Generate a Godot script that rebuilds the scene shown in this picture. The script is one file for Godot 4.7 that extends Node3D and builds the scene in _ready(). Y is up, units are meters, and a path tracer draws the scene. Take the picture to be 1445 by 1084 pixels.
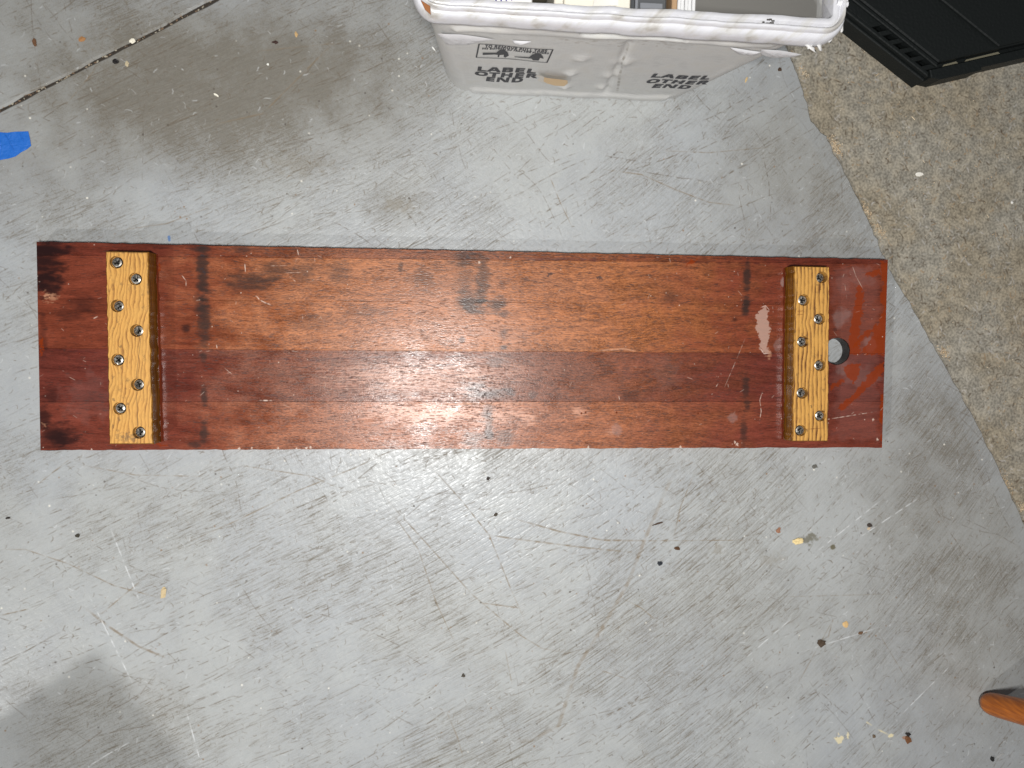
extends Node3D
# A varnished wooden board with two screwed-on cleats lying on a scratched painted concrete floor.
# World: x along the board, y up, z towards the photographer's feet. Metres.

const EYE := Vector3(0, 0.87, 0)
const FOCAL := 1084.0                                   # pixels of the 1445 x 1084 photograph
const BOARD_T := 0.016
const BX0 := -0.4197; const BX1 := 0.5203; const BZ0 := -0.1074; const BZ1 := 0.1122
const FX0 := -0.56; const FZ0 := -0.48; const FW := 1.44; const FH := 1.08
const PAINT_Y := 0.0; const BARE_Y := -0.003
var cam_basis := Basis(Vector3(0.99542286, 0.09513948, -0.00904505), Vector3(-0.00461619, -0.04666866, -0.99889976), Vector3(-0.09545693, 0.99436941, -0.04601587))
var rng := RandomNumberGenerator.new()
var srgb_of := PackedByteArray()
var taken := {}

# ------------------------------------------------------------------ survey
func way(px: float, py: float) -> Vector3:              # sight line of the photograph's pixel
	return cam_basis * Vector3((px - 722.5) / FOCAL, -(py - 542.0) / FOCAL, -1.0)

func at(px: float, py: float, h := 0.0) -> Vector3:     # the place at height h on that line
	var d := way(px, py)
	return EYE + d * ((h - EYE.y) / d.y)

func flat(px: float, py: float, h := 0.0) -> Vector2:
	var p := at(px, py, h)
	return Vector2(p.x, p.z)

# ------------------------------------------------------------------ scene helpers
func numbered(called: String) -> String:
	if not taken.has(called):
		taken[called] = 0
		return called
	taken[called] += 1
	return "%s_%03d" % [called, taken[called]]

func tag(o: Node, label := "", category := "", group := "", kind := "") -> Node:
	if label: o.set_meta("label", label)
	if category: o.set_meta("category", category)
	if group: o.set_meta("group", group)
	if kind: o.set_meta("kind", kind)
	return o

func thing(called: String, where: Vector3, turn := 0.0) -> Node3D:
	var o := Node3D.new()
	o.name = numbered(called)
	add_child(o)
	o.position = where
	o.rotation.y = turn
	return o

func put(called: String, mesh: Mesh, mat: Material, parent: Node = self, where := Vector3.ZERO) -> MeshInstance3D:
	if mesh.get_surface_count() == 0: print("EMPTY ", called)
	var o := MeshInstance3D.new()
	o.name = numbered(called) if parent == self else called
	o.mesh = mesh
	o.material_override = mat
	parent.add_child(o, true)
	o.position = where
	return o

class Build:
	var st := SurfaceTool.new()
	var uv_of := func(p: Vector3) -> Vector2: return Vector2(p.x, p.z)
	var n := 0
	func _init(smooth := false):
		st.begin(Mesh.PRIMITIVE_TRIANGLES)
		st.set_smooth_group(0 if smooth else -1)
	func tri(a: Vector3, b: Vector3, c: Vector3, out: Vector3):
		var k := (b - a).cross(c - a)
		if k.length_squared() < 1e-18: return
		var order := [a, b, c] if k.dot(out) < 0 else [a, c, b]
		for p in order:
			st.set_uv(uv_of.call(p))
			st.add_vertex(p)
		n += 1
	func quad(a: Vector3, b: Vector3, c: Vector3, d: Vector3, out: Vector3):
		tri(a, b, c, out)
		tri(a, c, d, out)
	func box(lo: Vector3, hi: Vector3, bev := 0.0):
		var c := (lo + hi) / 2
		var e := (hi - lo) / 2
		# three bands of a chamfered box: every face, edge and corner
		for axis in 3:
			for s in [-1.0, 1.0]:
				var u := (axis + 1) % 3
				var v := (axis + 2) % 3
				var f := func(su: float, sv: float) -> Vector3:
					var p := Vector3()
					p[axis] = s * e[axis]; p[u] = su * (e[u] - bev); p[v] = sv * (e[v] - bev)
					return c + p
				var nn := Vector3(); nn[axis] = s
				quad(f.call(-1, -1), f.call(1, -1), f.call(1, 1), f.call(-1, 1), nn)
		if bev > 0:
			for axis in 3:
				var u := (axis + 1) % 3
				var v := (axis + 2) % 3
				for su in [-1.0, 1.0]:
					for sv in [-1.0, 1.0]:
						var f := func(sa: float, first: bool) -> Vector3:
							var p := Vector3()
							p[axis] = sa * (e[axis] - bev); p[u] = su * (e[u] - (0.0 if first else bev)); p[v] = sv * (e[v] - (bev if first else 0.0))
							return c + p
						var nn := Vector3(); nn[u] = su; nn[v] = sv
						quad(f.call(-1, true), f.call(1, true), f.call(1, false), f.call(-1, false), nn)
			for sx in [-1.0, 1.0]:
				for sy in [-1.0, 1.0]:
					for sz in [-1.0, 1.0]:
						var q := Vector3(sx * e.x, sy * e.y, sz * e.z)
						tri(c + q - Vector3(0, sy, sz) * bev, c + q - Vector3(sx, 0, sz) * bev, c + q - Vector3(sx, sy, 0) * bev, q)
	func slab(poly: PackedVector2Array, y0: float, y1: float, bev := 0.0, ramp := 0.0):
		# an upright prism over (x, z); bev pulls the upper edge in
		var inner := poly
		if bev > 0:
			inner = inset(poly, ramp if ramp > 0 else bev)
		var idx := Geometry2D.triangulate_polygon(inner)
		if idx.is_empty():                                # an inset that crosses itself: leave the edge square
			print("square edge")
			inner = poly
			idx = Geometry2D.triangulate_polygon(inner)
			if idx.is_empty(): print("NOT TRIANGULATED")
		for i in range(0, idx.size(), 3):
			tri(Vector3(inner[idx[i]].x, y1, inner[idx[i]].y), Vector3(inner[idx[i + 1]].x, y1, inner[idx[i + 1]].y), Vector3(inner[idx[i + 2]].x, y1, inner[idx[i + 2]].y), Vector3.UP)
		var turn := 1.0 if Geometry2D.is_polygon_clockwise(poly) else -1.0
		for i in poly.size():
			var j := (i + 1) % poly.size()
			var d := poly[j] - poly[i]
			var o := Vector3(-d.y, 0, d.x) * turn
			var a := Vector3(poly[i].x, y1 - bev, poly[i].y)
			var b := Vector3(poly[j].x, y1 - bev, poly[j].y)
			quad(a, b, Vector3(b.x, y0, b.z), Vector3(a.x, y0, a.z), o)
			if bev > 0:
				quad(Vector3(inner[i].x, y1, inner[i].y), Vector3(inner[j].x, y1, inner[j].y), b, a, o + Vector3.UP * d.length())
	func inset(poly: PackedVector2Array, by: float) -> PackedVector2Array:
		var turn := 1.0 if Geometry2D.is_polygon_clockwise(poly) else -1.0
		var r := PackedVector2Array()
		var m := poly.size()
		for i in m:
			var d0 := (poly[i] - poly[(i + m - 1) % m]).normalized()
			var d1 := (poly[(i + 1) % m] - poly[i]).normalized()
			var n0 := Vector2(d0.y, -d0.x) * turn
			var n1 := Vector2(d1.y, -d1.x) * turn
			var s := (n0 + n1)
			s = s / maxf(0.4, s.length_squared()) * 2.0
			r.append(poly[i] + s * by)
		return r
	func done() -> ArrayMesh:
		st.generate_normals()
		return st.commit()

func plain(c: Color, rough := 0.6, metal := 0.0) -> StandardMaterial3D:   # c is linear
	var m := StandardMaterial3D.new()
	m.albedo_color = c.linear_to_srgb()
	m.roughness = rough
	m.metallic = metal
	return m

# ------------------------------------------------------------------ a surface that is worked out in pixels
class Surface:
	var w: int
	var h: int
	var r := PackedFloat32Array()
	var g := PackedFloat32Array()
	var b := PackedFloat32Array()
	var ro := PackedFloat32Array()
	var he := PackedFloat32Array()
	var warp := FastNoiseLite.new()
	var wrap := false
	func _init(ww: int, hh: int, seed_: int):
		w = ww; h = hh
		
		r.resize(w * h); g.resize(w * h); b.resize(w * h); ro.resize(w * h); he.resize(w * h)
		warp.seed = seed_
		warp.noise_type = FastNoiseLite.TYPE_SIMPLEX
		warp.frequency = 1.0
		warp.fractal_octaves = 4
	func dab(i: int, c: Color, a: float, rough: float, up: float):
		r[i] += (c.r - r[i]) * a
		g[i] += (c.g - g[i]) * a
		b[i] += (c.b - b[i]) * a
		if rough >= 0: ro[i] += (rough - ro[i]) * a
		he[i] += up * a
	func blob(c0: Vector2, rad: Vector2, c: Color, alpha: float, rough := -1.0, up := 0.0, freq := Vector2(0.04, 0.04), ragged := 0.5, edge := 0.35):
		var x0 := int(c0.x - rad.x * 1.6); var x1 := int(c0.x + rad.x * 1.6) + 1
		var y0 := int(c0.y - rad.y * 1.6); var y1 := int(c0.y + rad.y * 1.6) + 1
		for y in range(maxi(0, y0), mini(h, y1)):
			for x in range(maxi(0, x0), mini(w, x1)):
				var dx := (x - c0.x) / rad.x
				var dy := (y - c0.y) / rad.y
				var d := sqrt(dx * dx + dy * dy)
				if d > 1.6: continue
				d += warp.get_noise_2d(x * freq.x, y * freq.y) * ragged
				var a := clampf((1.0 - d) / edge, 0.0, 1.0)
				if a > 0.0: dab(y * w + x, c, alpha * a * a * (3.0 - 2.0 * a), rough, up)
	func line(pts: PackedVector2Array, width: float, c: Color, alpha: float, rough := -1.0, up := 0.0, gaps := 0.0, taper := true):
		var total := 0.0
		for i in pts.size() - 1: total += pts[i].distance_to(pts[i + 1])
		var gone := 0.0
		var half := maxf(0.5, width * 0.5)
		var step := clampf(half * 0.8, 0.8, 3.0)
		for i in pts.size() - 1:
			var len_ := pts[i].distance_to(pts[i + 1])
			var k := 0.0
			while k < len_:
				var p := pts[i].lerp(pts[i + 1], k / len_)
				var t := (gone + k) / maxf(total, 0.001)
				var a := alpha * (clampf(minf(t, 1.0 - t) * 5.0, 0.15, 1.0) if taper else 1.0)
				if gaps > 0.0:
					a *= clampf(0.5 + warp.get_noise_2d(p.x * 0.05, p.y * 0.05) * gaps * 3.0, 0.0, 1.0)
				if a > 0.01: stamp(p, half, c, a * minf(1.0, step / (half * 1.4)), rough, up)
				k += step
			gone += len_
	func stamp(p: Vector2, half: float, c: Color, a: float, rough: float, up: float):
		var e := half + 0.5
		for y in range(int(floorf(p.y - e)), int(ceilf(p.y + e)) + 1):
			for x in range(int(floorf(p.x - e)), int(ceilf(p.x + e)) + 1):
				var s := clampf(e - Vector2(x, y).distance_to(p), 0.0, 1.0) * a
				if s <= 0.0: continue
				var xx := x
				var yy := y
				if wrap:
					xx = posmod(x, w); yy = posmod(y, h)
				elif x < 0 or y < 0 or x >= w or y >= h:
					continue
				dab(yy * w + xx, c, s, rough, up)
	func poly(pts: PackedVector2Array, c: Color, alpha: float, rough := -1.0, up := 0.0, ragged := 3.0, freq := 0.08, soft := 2.0):
		var lo := pts[0]
		var hi := pts[0]
		for p in pts:
			lo = lo.min(p); hi = hi.max(p)
		for y in range(maxi(0, int(lo.y - ragged * 2 - soft)), mini(h, int(hi.y + ragged * 2 + soft) + 1)):
			for x in range(maxi(0, int(lo.x - ragged * 2 - soft)), mini(w, int(hi.x + ragged * 2 + soft) + 1)):
				var p := Vector2(x, y)
				p += Vector2(warp.get_noise_2d(x * freq, y * freq), warp.get_noise_2d(x * freq + 91.0, y * freq)) * ragged * 2.0
				if Geometry2D.is_point_in_polygon(p, pts):
					var a := 1.0
					if soft > 0.0:
						var d := 1e9
						for i in pts.size():
							d = minf(d, p.distance_to(Geometry2D.get_closest_point_to_segment(p, pts[i], pts[(i + 1) % pts.size()])))
						a = clampf(d / soft, 0.0, 1.0)
					dab(y * w + x, c, alpha * a, rough, up)
	func images(lut: PackedByteArray) -> Array:
		var col := PackedByteArray(); col.resize(w * h * 3)
		var two := PackedByteArray(); two.resize(w * h * 3)
		var n := lut.size() - 1
		for i in w * h:
			col[i * 3] = lut[clampi(int(r[i] * n), 0, n)]
			col[i * 3 + 1] = lut[clampi(int(g[i] * n), 0, n)]
			col[i * 3 + 2] = lut[clampi(int(b[i] * n), 0, n)]
			two[i * 3] = clampi(int(he[i] * 255.0), 0, 255)
			two[i * 3 + 1] = clampi(int(ro[i] * 255.0), 0, 255)
		return [ImageTexture.create_from_image(Image.create_from_data(w, h, false, Image.FORMAT_RGB8, col)), ImageTexture.create_from_image(Image.create_from_data(w, h, false, Image.FORMAT_RGB8, two))]

func worked(s: Surface, relief: float) -> StandardMaterial3D:
	var im := s.images(srgb_of)
	var m := StandardMaterial3D.new()
	m.albedo_texture = im[0]
	m.roughness = 1.0
	m.roughness_texture = im[1]
	m.roughness_texture_channel = BaseMaterial3D.TEXTURE_CHANNEL_GREEN
	if relief > 0:
		m.heightmap_enabled = true
		m.heightmap_texture = im[1]
		m.heightmap_scale = relief * 100.0
	return m

func noise(seed_: int, freq: float, oct := 4) -> FastNoiseLite:
	var n := FastNoiseLite.new()
	n.seed = seed_
	n.noise_type = FastNoiseLite.TYPE_SIMPLEX
	n.frequency = freq
	n.fractal_octaves = oct
	return n

func lin(r8: float, g8: float, b8: float, k := 1.0) -> Color:      # an 8-bit sRGB triple as a linear colour, times k
	var c := Color(r8 / 255.0, g8 / 255.0, b8 / 255.0).srgb_to_linear()
	return Color(c.r * k, c.g * k, c.b * k)

# ------------------------------------------------------------------ _ready
func _ready() -> void:
	rng.seed = 20240611
	srgb_of.resize(4096)
	for i in 4096: srgb_of[i] = int(round(Color(i / 4095.0, 0, 0).linear_to_srgb().r * 255.0))
	camera_and_light()
	floor_and_ground()
	board()
	tote()
	tote_contents()
	black_lid()
	stool()
	added_bench(Vector3(-2.2, 2.2, 2.15))
	tape()
	debris()

func camera_and_light() -> void:
	var cam := Camera3D.new()
	cam.name = "camera"
	add_child(cam)
	cam.transform = Transform3D(cam_basis, EYE)
	cam.fov = rad_to_deg(2.0 * atan(542.0 / FOCAL))
	cam.near = 0.02
	cam.far = 60.0
	cam.current = true
	var env := Environment.new()
	env.background_mode = Environment.BG_COLOR
	env.background_color = Color(0.105, 0.107, 0.11).linear_to_srgb()
	env.tonemap_mode = Environment.TONE_MAPPER_LINEAR
	env.tonemap_exposure = 1.0
	env.sdfgi_enabled = true
	env.ssao_enabled = true
	env.ssil_enabled = true
	var we := WorldEnvironment.new()
	we.name = "world_environment"
	we.environment = env
	add_child(we)
	# the workshop lamp over the board
	var p := at(606, 668, 0.0)
	p.y = 1.25
	var lamp := thing("work_lamp", p)
	tag(lamp, "square white work lamp hanging over the board", "lamp")
	var b := Build.new()
	b.box(Vector3(-0.08, 0.004, -0.08), Vector3(0.08, 0.05, 0.08), 0.004)
	put("housing", b.done(), plain(Color(0.7, 0.7, 0.7), 0.5), lamp)
	b = Build.new()
	b.box(Vector3(-0.06, -0.002, -0.06), Vector3(0.06, 0.004, 0.06), 0.001)
	var glow := plain(Color(0.8, 0.8, 0.8), 0.5)
	glow.emission_enabled = true
	glow.emission = Color(1, 0.98, 0.95)
	glow.emission_energy_multiplier = 1.0
	put("diffuser", b.done(), glow, lamp)
	var l := AreaLight3D.new()
	l.name = "lamp_light"
	l.area_size = Vector2(0.12, 0.12)
	l.area_normalize_energy = true
	l.light_energy = 1.8
	l.light_color = Color(1.0, 0.995, 0.985)
	l.area_range = 8.0
	l.shadow_enabled = true
	add_child(l)
	l.position = p + Vector3(0, -0.006, 0)
	l.rotation_degrees.x = -90
	# an added bulb, unseen, to account for a second set of shadows
	var far_off := Vector3(-2.2, 2.2, 2.15)
	var pendant := thing("added_bulb", far_off)
	tag(pendant, "bare light bulb added out of view beyond the bench", "lamp")
	b = Build.new(true)
	var bp := [[0.0, -0.045], [0.022, -0.040], [0.038, -0.020], [0.042, 0.0], [0.034, 0.024], [0.018, 0.045], [0.015, 0.06]]
	var ring := func(q: Array, j: int) -> Vector3: return Vector3(cos(j / 20.0 * TAU) * q[0], q[1], sin(j / 20.0 * TAU) * q[0])
	for i in bp.size() - 1:
		for j in 20: b.quad(ring.call(bp[i], j), ring.call(bp[i], j + 1), ring.call(bp[i + 1], j + 1), ring.call(bp[i + 1], j), ring.call([1.0, bp[i + 1][1]], j))
	put("glass", b.done(), glow, pendant)
	b = Build.new()
	b.box(Vector3(-0.016, 0.06, -0.016), Vector3(0.016, 0.10, 0.016), 0.004)
	put("socket", b.done(), plain(Color(0.1, 0.1, 0.1), 0.5), pendant)
	var o := OmniLight3D.new()
	o.name = "bulb_light"
	o.light_energy = 4.4
	o.light_color = Color(1.0, 0.995, 0.985)
	o.light_size = 0.02
	o.omni_range = 10.0
	o.omni_attenuation = 2.0
	o.shadow_enabled = true
	add_child(o)
	o.position = far_off

# ------------------------------------------------------------------ the floor
const EDGE := [[950, -300], [1005, -180], [1060, -60], [1092, 20], [1118, 83], [1133, 120], [1146, 170], [1167, 192], [1185, 227], [1210, 275], [1229, 314], [1249, 362], [1259, 384], [1274, 409], [1303, 458], [1326, 500], [1357, 556], [1386, 610], [1416, 672], [1445, 735], [1500, 850]]

func fpx(px: float, py: float) -> Vector2:              # photograph -> texel of the painted floor
	var p := at(px, py, 0.0)
	return Vector2((p.x - FX0) / FW * 2048.0, (p.z - FZ0) / FH * 1536.0)

func fpath(list: Array) -> PackedVector2Array:
	var r := PackedVector2Array()
	for q in list: r.append(fpx(q[0], q[1]))
	return r

func painted_floor() -> StandardMaterial3D:
	var s := Surface.new(2048, 1536, 11)
	s.wrap = true
	var n_big := noise(3, 0.0022, 3)
	var n_mid := noise(4, 0.012, 4)
	var n_fine := noise(5, 0.09, 3)
	var n_grit := noise(6, 0.35, 2)
	var n_streak := noise(13, 1.0, 2)
	var n_worm := noise(14, 1.0, 3)
	var blots := []                                       # broad browner, darker blots in the paint: where, how wide, how much
	for q in [[330, 140, 290, 130, 0.50], [120, 50, 360, 230, 0.42], [500, 60, 190, 140, 0.4], [1400, 820, 240, 430, 0.30], [1150, 260, 190, 220, 0.36], [1290, 620, 130, 200, 0.25], [60, 260, 130, 90, 0.2], [560, 290, 60, 40, 0.2], [1060, 900, 260, 120, 0.12], [120, 1010, 190, 110, 0.2]]:  # the last one paints in shade at the lower left
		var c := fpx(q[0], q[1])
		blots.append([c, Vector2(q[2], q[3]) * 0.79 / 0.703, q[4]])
	var edge := fpath(EDGE)
	var k := 0
	var clean := lin(188, 191, 191, 0.80)
	var blue := lin(184, 188, 191, 0.80)
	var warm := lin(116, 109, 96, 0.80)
	for y in 1536:
		for x in 2048:
			var nb := n_big.get_noise_2d(x, y)
			var nm := n_mid.get_noise_2d(x, y)
			var nf := n_fine.get_noise_2d(x, y)
			var ng := n_grit.get_noise_2d(x, y)
			var dirt := 0.08 + nb * 0.10 + nm * 0.08  # share of the browner tone, dirt and blots together
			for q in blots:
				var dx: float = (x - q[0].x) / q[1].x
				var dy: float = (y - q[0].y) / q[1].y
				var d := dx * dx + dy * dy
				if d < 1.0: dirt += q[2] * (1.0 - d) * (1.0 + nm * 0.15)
			dirt = clampf(dirt + nf * 0.10 + maxf(0.0, ng - 0.25) * 0.35, 0.0, 0.85)
			# scraped streaks: noise drawn out along the way the floor was dragged over, and a fine crackle of dirt
			var fan := clampf((x - 700.0) / 1100.0, 0.0, 1.0)
			var ca := lerpf(0.906, 0.70, fan)
			var sa := lerpf(-0.423, -0.714, fan)
			var al := x * ca + y * sa
			var ac := y * ca - x * sa
			var st1 := n_streak.get_noise_2d(al * 0.009, ac * 0.19)
			var st2 := n_streak.get_noise_2d(al * 0.026 + 300.0, ac * 0.34)
			var worm := n_worm.get_noise_2d(al * 0.055, ac * 0.10)
			var busy := clampf(0.55 + nb * 1.2 + nm * 0.6, 0.15, 1.0)
			var mid := exp(-pow((x - 900.0) / 620.0, 2.0)) * smoothstep(380.0, 640.0, float(y))
			var cut := (maxf(0.0, st1 - 0.26) * 0.75 + maxf(0.0, st2 - 0.26) * 0.85) * (0.55 + 0.55 * mid)
			var crack := maxf(0.0, 0.09 - absf(worm)) * 3.0 * busy + maxf(0.0, 0.07 - absf(n_worm.get_noise_2d(x * 0.10, y * 0.10 + 50.0))) * 4.2 * busy
			dirt = clampf(dirt + cut * busy + crack, 0.0, 0.9)
			var scuff := maxf(0.0, -0.30 - st2) * 0.45 * (0.4 + fan) * busy
			var bl := clampf(0.4 + n_big.get_noise_2d(y + 700.0, x) * 1.3 + nm * 0.5, 0.0, 1.0)
			var lift := 1.0 + nf * 0.06 + ng * 0.05 + scuff
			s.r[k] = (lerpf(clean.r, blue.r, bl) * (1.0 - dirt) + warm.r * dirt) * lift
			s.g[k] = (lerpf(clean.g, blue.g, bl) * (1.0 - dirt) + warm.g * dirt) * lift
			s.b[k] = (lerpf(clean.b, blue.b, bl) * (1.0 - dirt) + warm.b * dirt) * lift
			s.ro[k] = clampf(0.34 + dirt * 0.40 + nf * 0.08, 0.2, 0.95)
			s.he[k] = 0.58 + nm * 0.10 + nf * 0.08 + ng * 0.04 - cut * 0.25 - crack * 0.35
			k += 1
	# the smooth strip that follows the edge of the paint
	var strip := PackedVector2Array()
	for p in edge: strip.append(p + Vector2(-16, 2))
	s.line(strip, 30.0, lin(178, 182, 184, 0.72), 0.5, 0.4, 0.02, 0.15, false)
	# fine curled marks and dashes all over
	for i in 13000:
		var p := Vector2(rng.randf() * 2048, rng.randf() * 1536)
		var lean := lerpf(deg_to_rad(-24), deg_to_rad(-50), clampf((p.x - 900.0) / 900.0, 0, 1))
		if p.y < 560 and p.x < 900: lean = deg_to_rad(-30)
		var ang := lean + rng.randfn(0.0, 0.55)
		var pts := PackedVector2Array([p])
		var bend := rng.randfn(0.0, 0.22)
		var n := rng.randi_range(1, 4)
		for j in n:
			ang += bend + rng.randfn(0, 0.4)
			p += Vector2.from_angle(ang) * rng.randf_range(1.5, 4.0)
			pts.append(p)
		if rng.randf() < 0.82:
			s.line(pts, rng.randf_range(0.8, 1.6), lin(104, 92, 76), rng.randf_range(0.15, 0.55), 0.8, -0.14)
		else:
			s.line(pts, rng.randf_range(0.8, 1.8), lin(205, 208, 210), rng.randf_range(0.1, 0.4), 0.4, 0.05)
	# dragged scratches, mostly one way
	for i in 3400:
		var p := Vector2(rng.randf() * 2048, rng.randf() * 1536)
		var centre := exp(-pow((p.x - 850.0) / 620.0, 2.0)) * (1.0 if p.y > 480 else 0.45)
		if rng.randf() > 0.25 + centre: continue
		var lean := lerpf(deg_to_rad(-25), deg_to_rad(-46), clampf((p.x - 850.0) / 900.0, 0, 1))
		var ang := lean + rng.randfn(0.0, 0.09)
		var pts := PackedVector2Array([p])
		for j in rng.randi_range(4, 14):
			ang += rng.randfn(0, 0.05)
			p += Vector2.from_angle(ang) * rng.randf_range(8.0, 16.0)
			pts.append(p)
		s.line(pts, rng.randf_range(0.8, 1.8), lin(98, 86, 70), rng.randf_range(0.2, 0.65), 0.75, -0.16, 0.5)
	for i in 340:                                         # a few that cross them
		var p := Vector2(rng.randf() * 2048, rng.randf() * 1536)
		var ang := rng.randf_range(0.2, 1.4)
		var pts := PackedVector2Array([p])
		for j in rng.randi_range(3, 18):
			ang += rng.randfn(0, 0.06)
			p += Vector2.from_angle(ang) * 12.0
			pts.append(p)
		s.line(pts, rng.randf_range(0.8, 1.5), lin(92, 80, 66), rng.randf_range(0.15, 0.6), 0.75, -0.1, 0.6)
	# the tracks that can be told one by one
	var track := lin(122, 106, 84)
	for q in [
		[5.5, 0.34, [[968, 636], [940, 690], [912, 755], [886, 822], [850, 885], [815, 940], [800, 985], [788, 1024], [748, 1045], [702, 1050]]],
		[2.4, 0.5, [[668, 752], [740, 762], [820, 772], [900, 780]]], [2.4, 0.55, [[712, 728], [790, 750], [850, 762], [930, 763]]], [1.3, 0.5, [[900, 763], [1060, 762]]],
		[1.8, 0.55, [[545, 705], [600, 765], [665, 838], [735, 897], [765, 915], [808, 922]]], [1.6, 0.5, [[605, 655], [650, 705], [690, 755], [720, 830], [742, 880]]],
		[1.5, 0.45, [[550, 720], [590, 775], [615, 850], [645, 915]]], [2.2, 0.5, [[675, 850], [735, 858]]],
		[1.6, 0.5, [[0, 775], [35, 775], [95, 795], [160, 826], [235, 846]]], [3.2, 0.55, [[117, 856], [150, 882], [195, 912], [243, 932]]],
		[1.6, 0.45, [[140, 868], [200, 818]]], [1.6, 0.5, [[268, 763], [330, 736], [420, 692], [500, 660], [560, 632]]], [1.5, 0.4, [[110, 655], [190, 670], [290, 672]]],
		[1.4, 0.4, [[100, 646], [50, 685]]], [1.6, 0.5, [[0, 868], [45, 858]]], [1.5, 0.4, [[330, 655], [440, 672], [480, 690]]],
		[1.8, 0.5, [[846, 238], [905, 246], [955, 268], [1000, 285], [1050, 291]]], [1.1, 0.5, [[772, 240], [790, 285], [808, 322]]], [1.3, 0.4, [[925, 212], [1000, 215], [1090, 207]]],
		[1.4, 0.5, [[880, 845], [905, 858], [925, 875]]], [1.3, 0.4, [[845, 945], [885, 958]]], [2.0, 0.35, [[628, 1000], [645, 1040], [655, 1075]]], [1.8, 0.4, [[712, 915], [722, 965]]],
		[1.4, 0.4, [[985, 655], [960, 715], [950, 760]]], [1.4, 0.3, [[1235, 885], [1280, 960]]], [1.4, 0.4, [[1120, 975], [1175, 875], [1160, 930]]], [1.2, 0.3, [[1100, 842], [1260, 838]]],
		[2.0, 0.4, [[290, 178], [370, 160], [470, 60]]], [1.5, 0.35, [[90, 150], [140, 90]]], [1.7, 0.35, [[360, 72], [480, 60]]], [1.6, 0.4, [[165, 325], [235, 315], [300, 290]]]]:
		s.line(fpath(q[2]), q[0] / 0.8, track, minf(0.97, q[1] * 1.9), 0.8, -0.14, 0.22)
	for q in [[[155, 745], [177, 800], [198, 852]], [[125, 840], [150, 890], [187, 965]], [[262, 1002], [285, 1084]], [[120, 1084], [150, 1065], [192, 1042]], [[1300, 700], [1210, 760]], [[1150, 780], [1250, 700]], [[1240, 885], [1130, 920]], [[1270, 1010], [1345, 935]], [[1050, 930], [1120, 870]]]:
		s.line(fpath(q), 1.8, lin(226, 229, 231), 0.55, 0.4, 0.06, 0.4)
	# scuffed brownish patch, grease spots and old splashes of cream paint
	for q in [[560, 288, 28, 14, 0.35], [1090, 790, 22, 14, 0.25], [1012, 775, 14, 12, 0.3], [420, 230, 60, 22, 0.2], [1060, 380, 30, 12, 0.2]]:
		s.blob(fpx(q[0], q[1]), Vector2(q[2], q[3]) * 1.1, lin(112, 98, 72), q[4], 0.7, -0.02, Vector2(0.05, 0.05), 0.8, 0.8)
	s.blob(fpx(1142, 760), Vector2(15, 11), lin(92, 86, 62), 0.7, 0.35, 0.0, Vector2(0.06, 0.06), 0.6, 0.5)
	s.blob(fpx(1175, 772), Vector2(6, 5), lin(84, 76, 40), 0.8, 0.35, 0.0, Vector2(0.1, 0.1), 0.4, 0.5)
	s.blob(fpx(165, 86), Vector2(3, 3), lin(30, 27, 26), 0.9, 0.6, 0.0, Vector2(0.1, 0.1), 0.3, 0.5)
	var cream := lin(222, 210, 172)
	s.line(fpath([[1223, 1019], [1240, 1030], [1259, 1039]]), 3.0, cream, 0.9, 0.4, 0.12, 0.5, false)
	s.blob(fpx(1257, 1038), Vector2(7, 3.5), cream, 0.9, 0.4, 0.12, Vector2(0.1, 0.1), 0.6, 0.3)
	s.blob(fpx(1184, 1043), Vector2(7, 8), cream, 0.85, 0.4, 0.12, Vector2(0.08, 0.08), 0.9, 0.3)
	s.blob(fpx(1196, 1037), Vector2(3, 7), cream, 0.85, 0.4, 0.12, Vector2(0.08, 0.08), 0.6, 0.3)
	s.blob(fpx(1275, 1041), Vector2(7, 3), lin(150, 100, 60), 0.7, 0.6, 0.0, Vector2(0.1, 0.1), 0.6, 0.4)
	s.blob(fpx(238, 336), Vector2(2.5, 5), lin(60, 110, 170), 0.8, 0.5, 0.0, Vector2(0.1, 0.1), 0.5, 0.4)
	# specks
	for i in 1500:
		var p := Vector2(rng.randf() * 2048, rng.randf() * 1536)
		var pick := rng.randf()
		var c := lin(70, 62, 54) if pick < 0.6 else (lin(128, 98, 66) if pick < 0.85 else lin(232, 228, 216))
		s.stamp(p, rng.randf_range(0.5, 1.7), c, rng.randf_range(0.3, 0.85), 0.8, -0.05)
	return worked(s, 0.0009)

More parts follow.
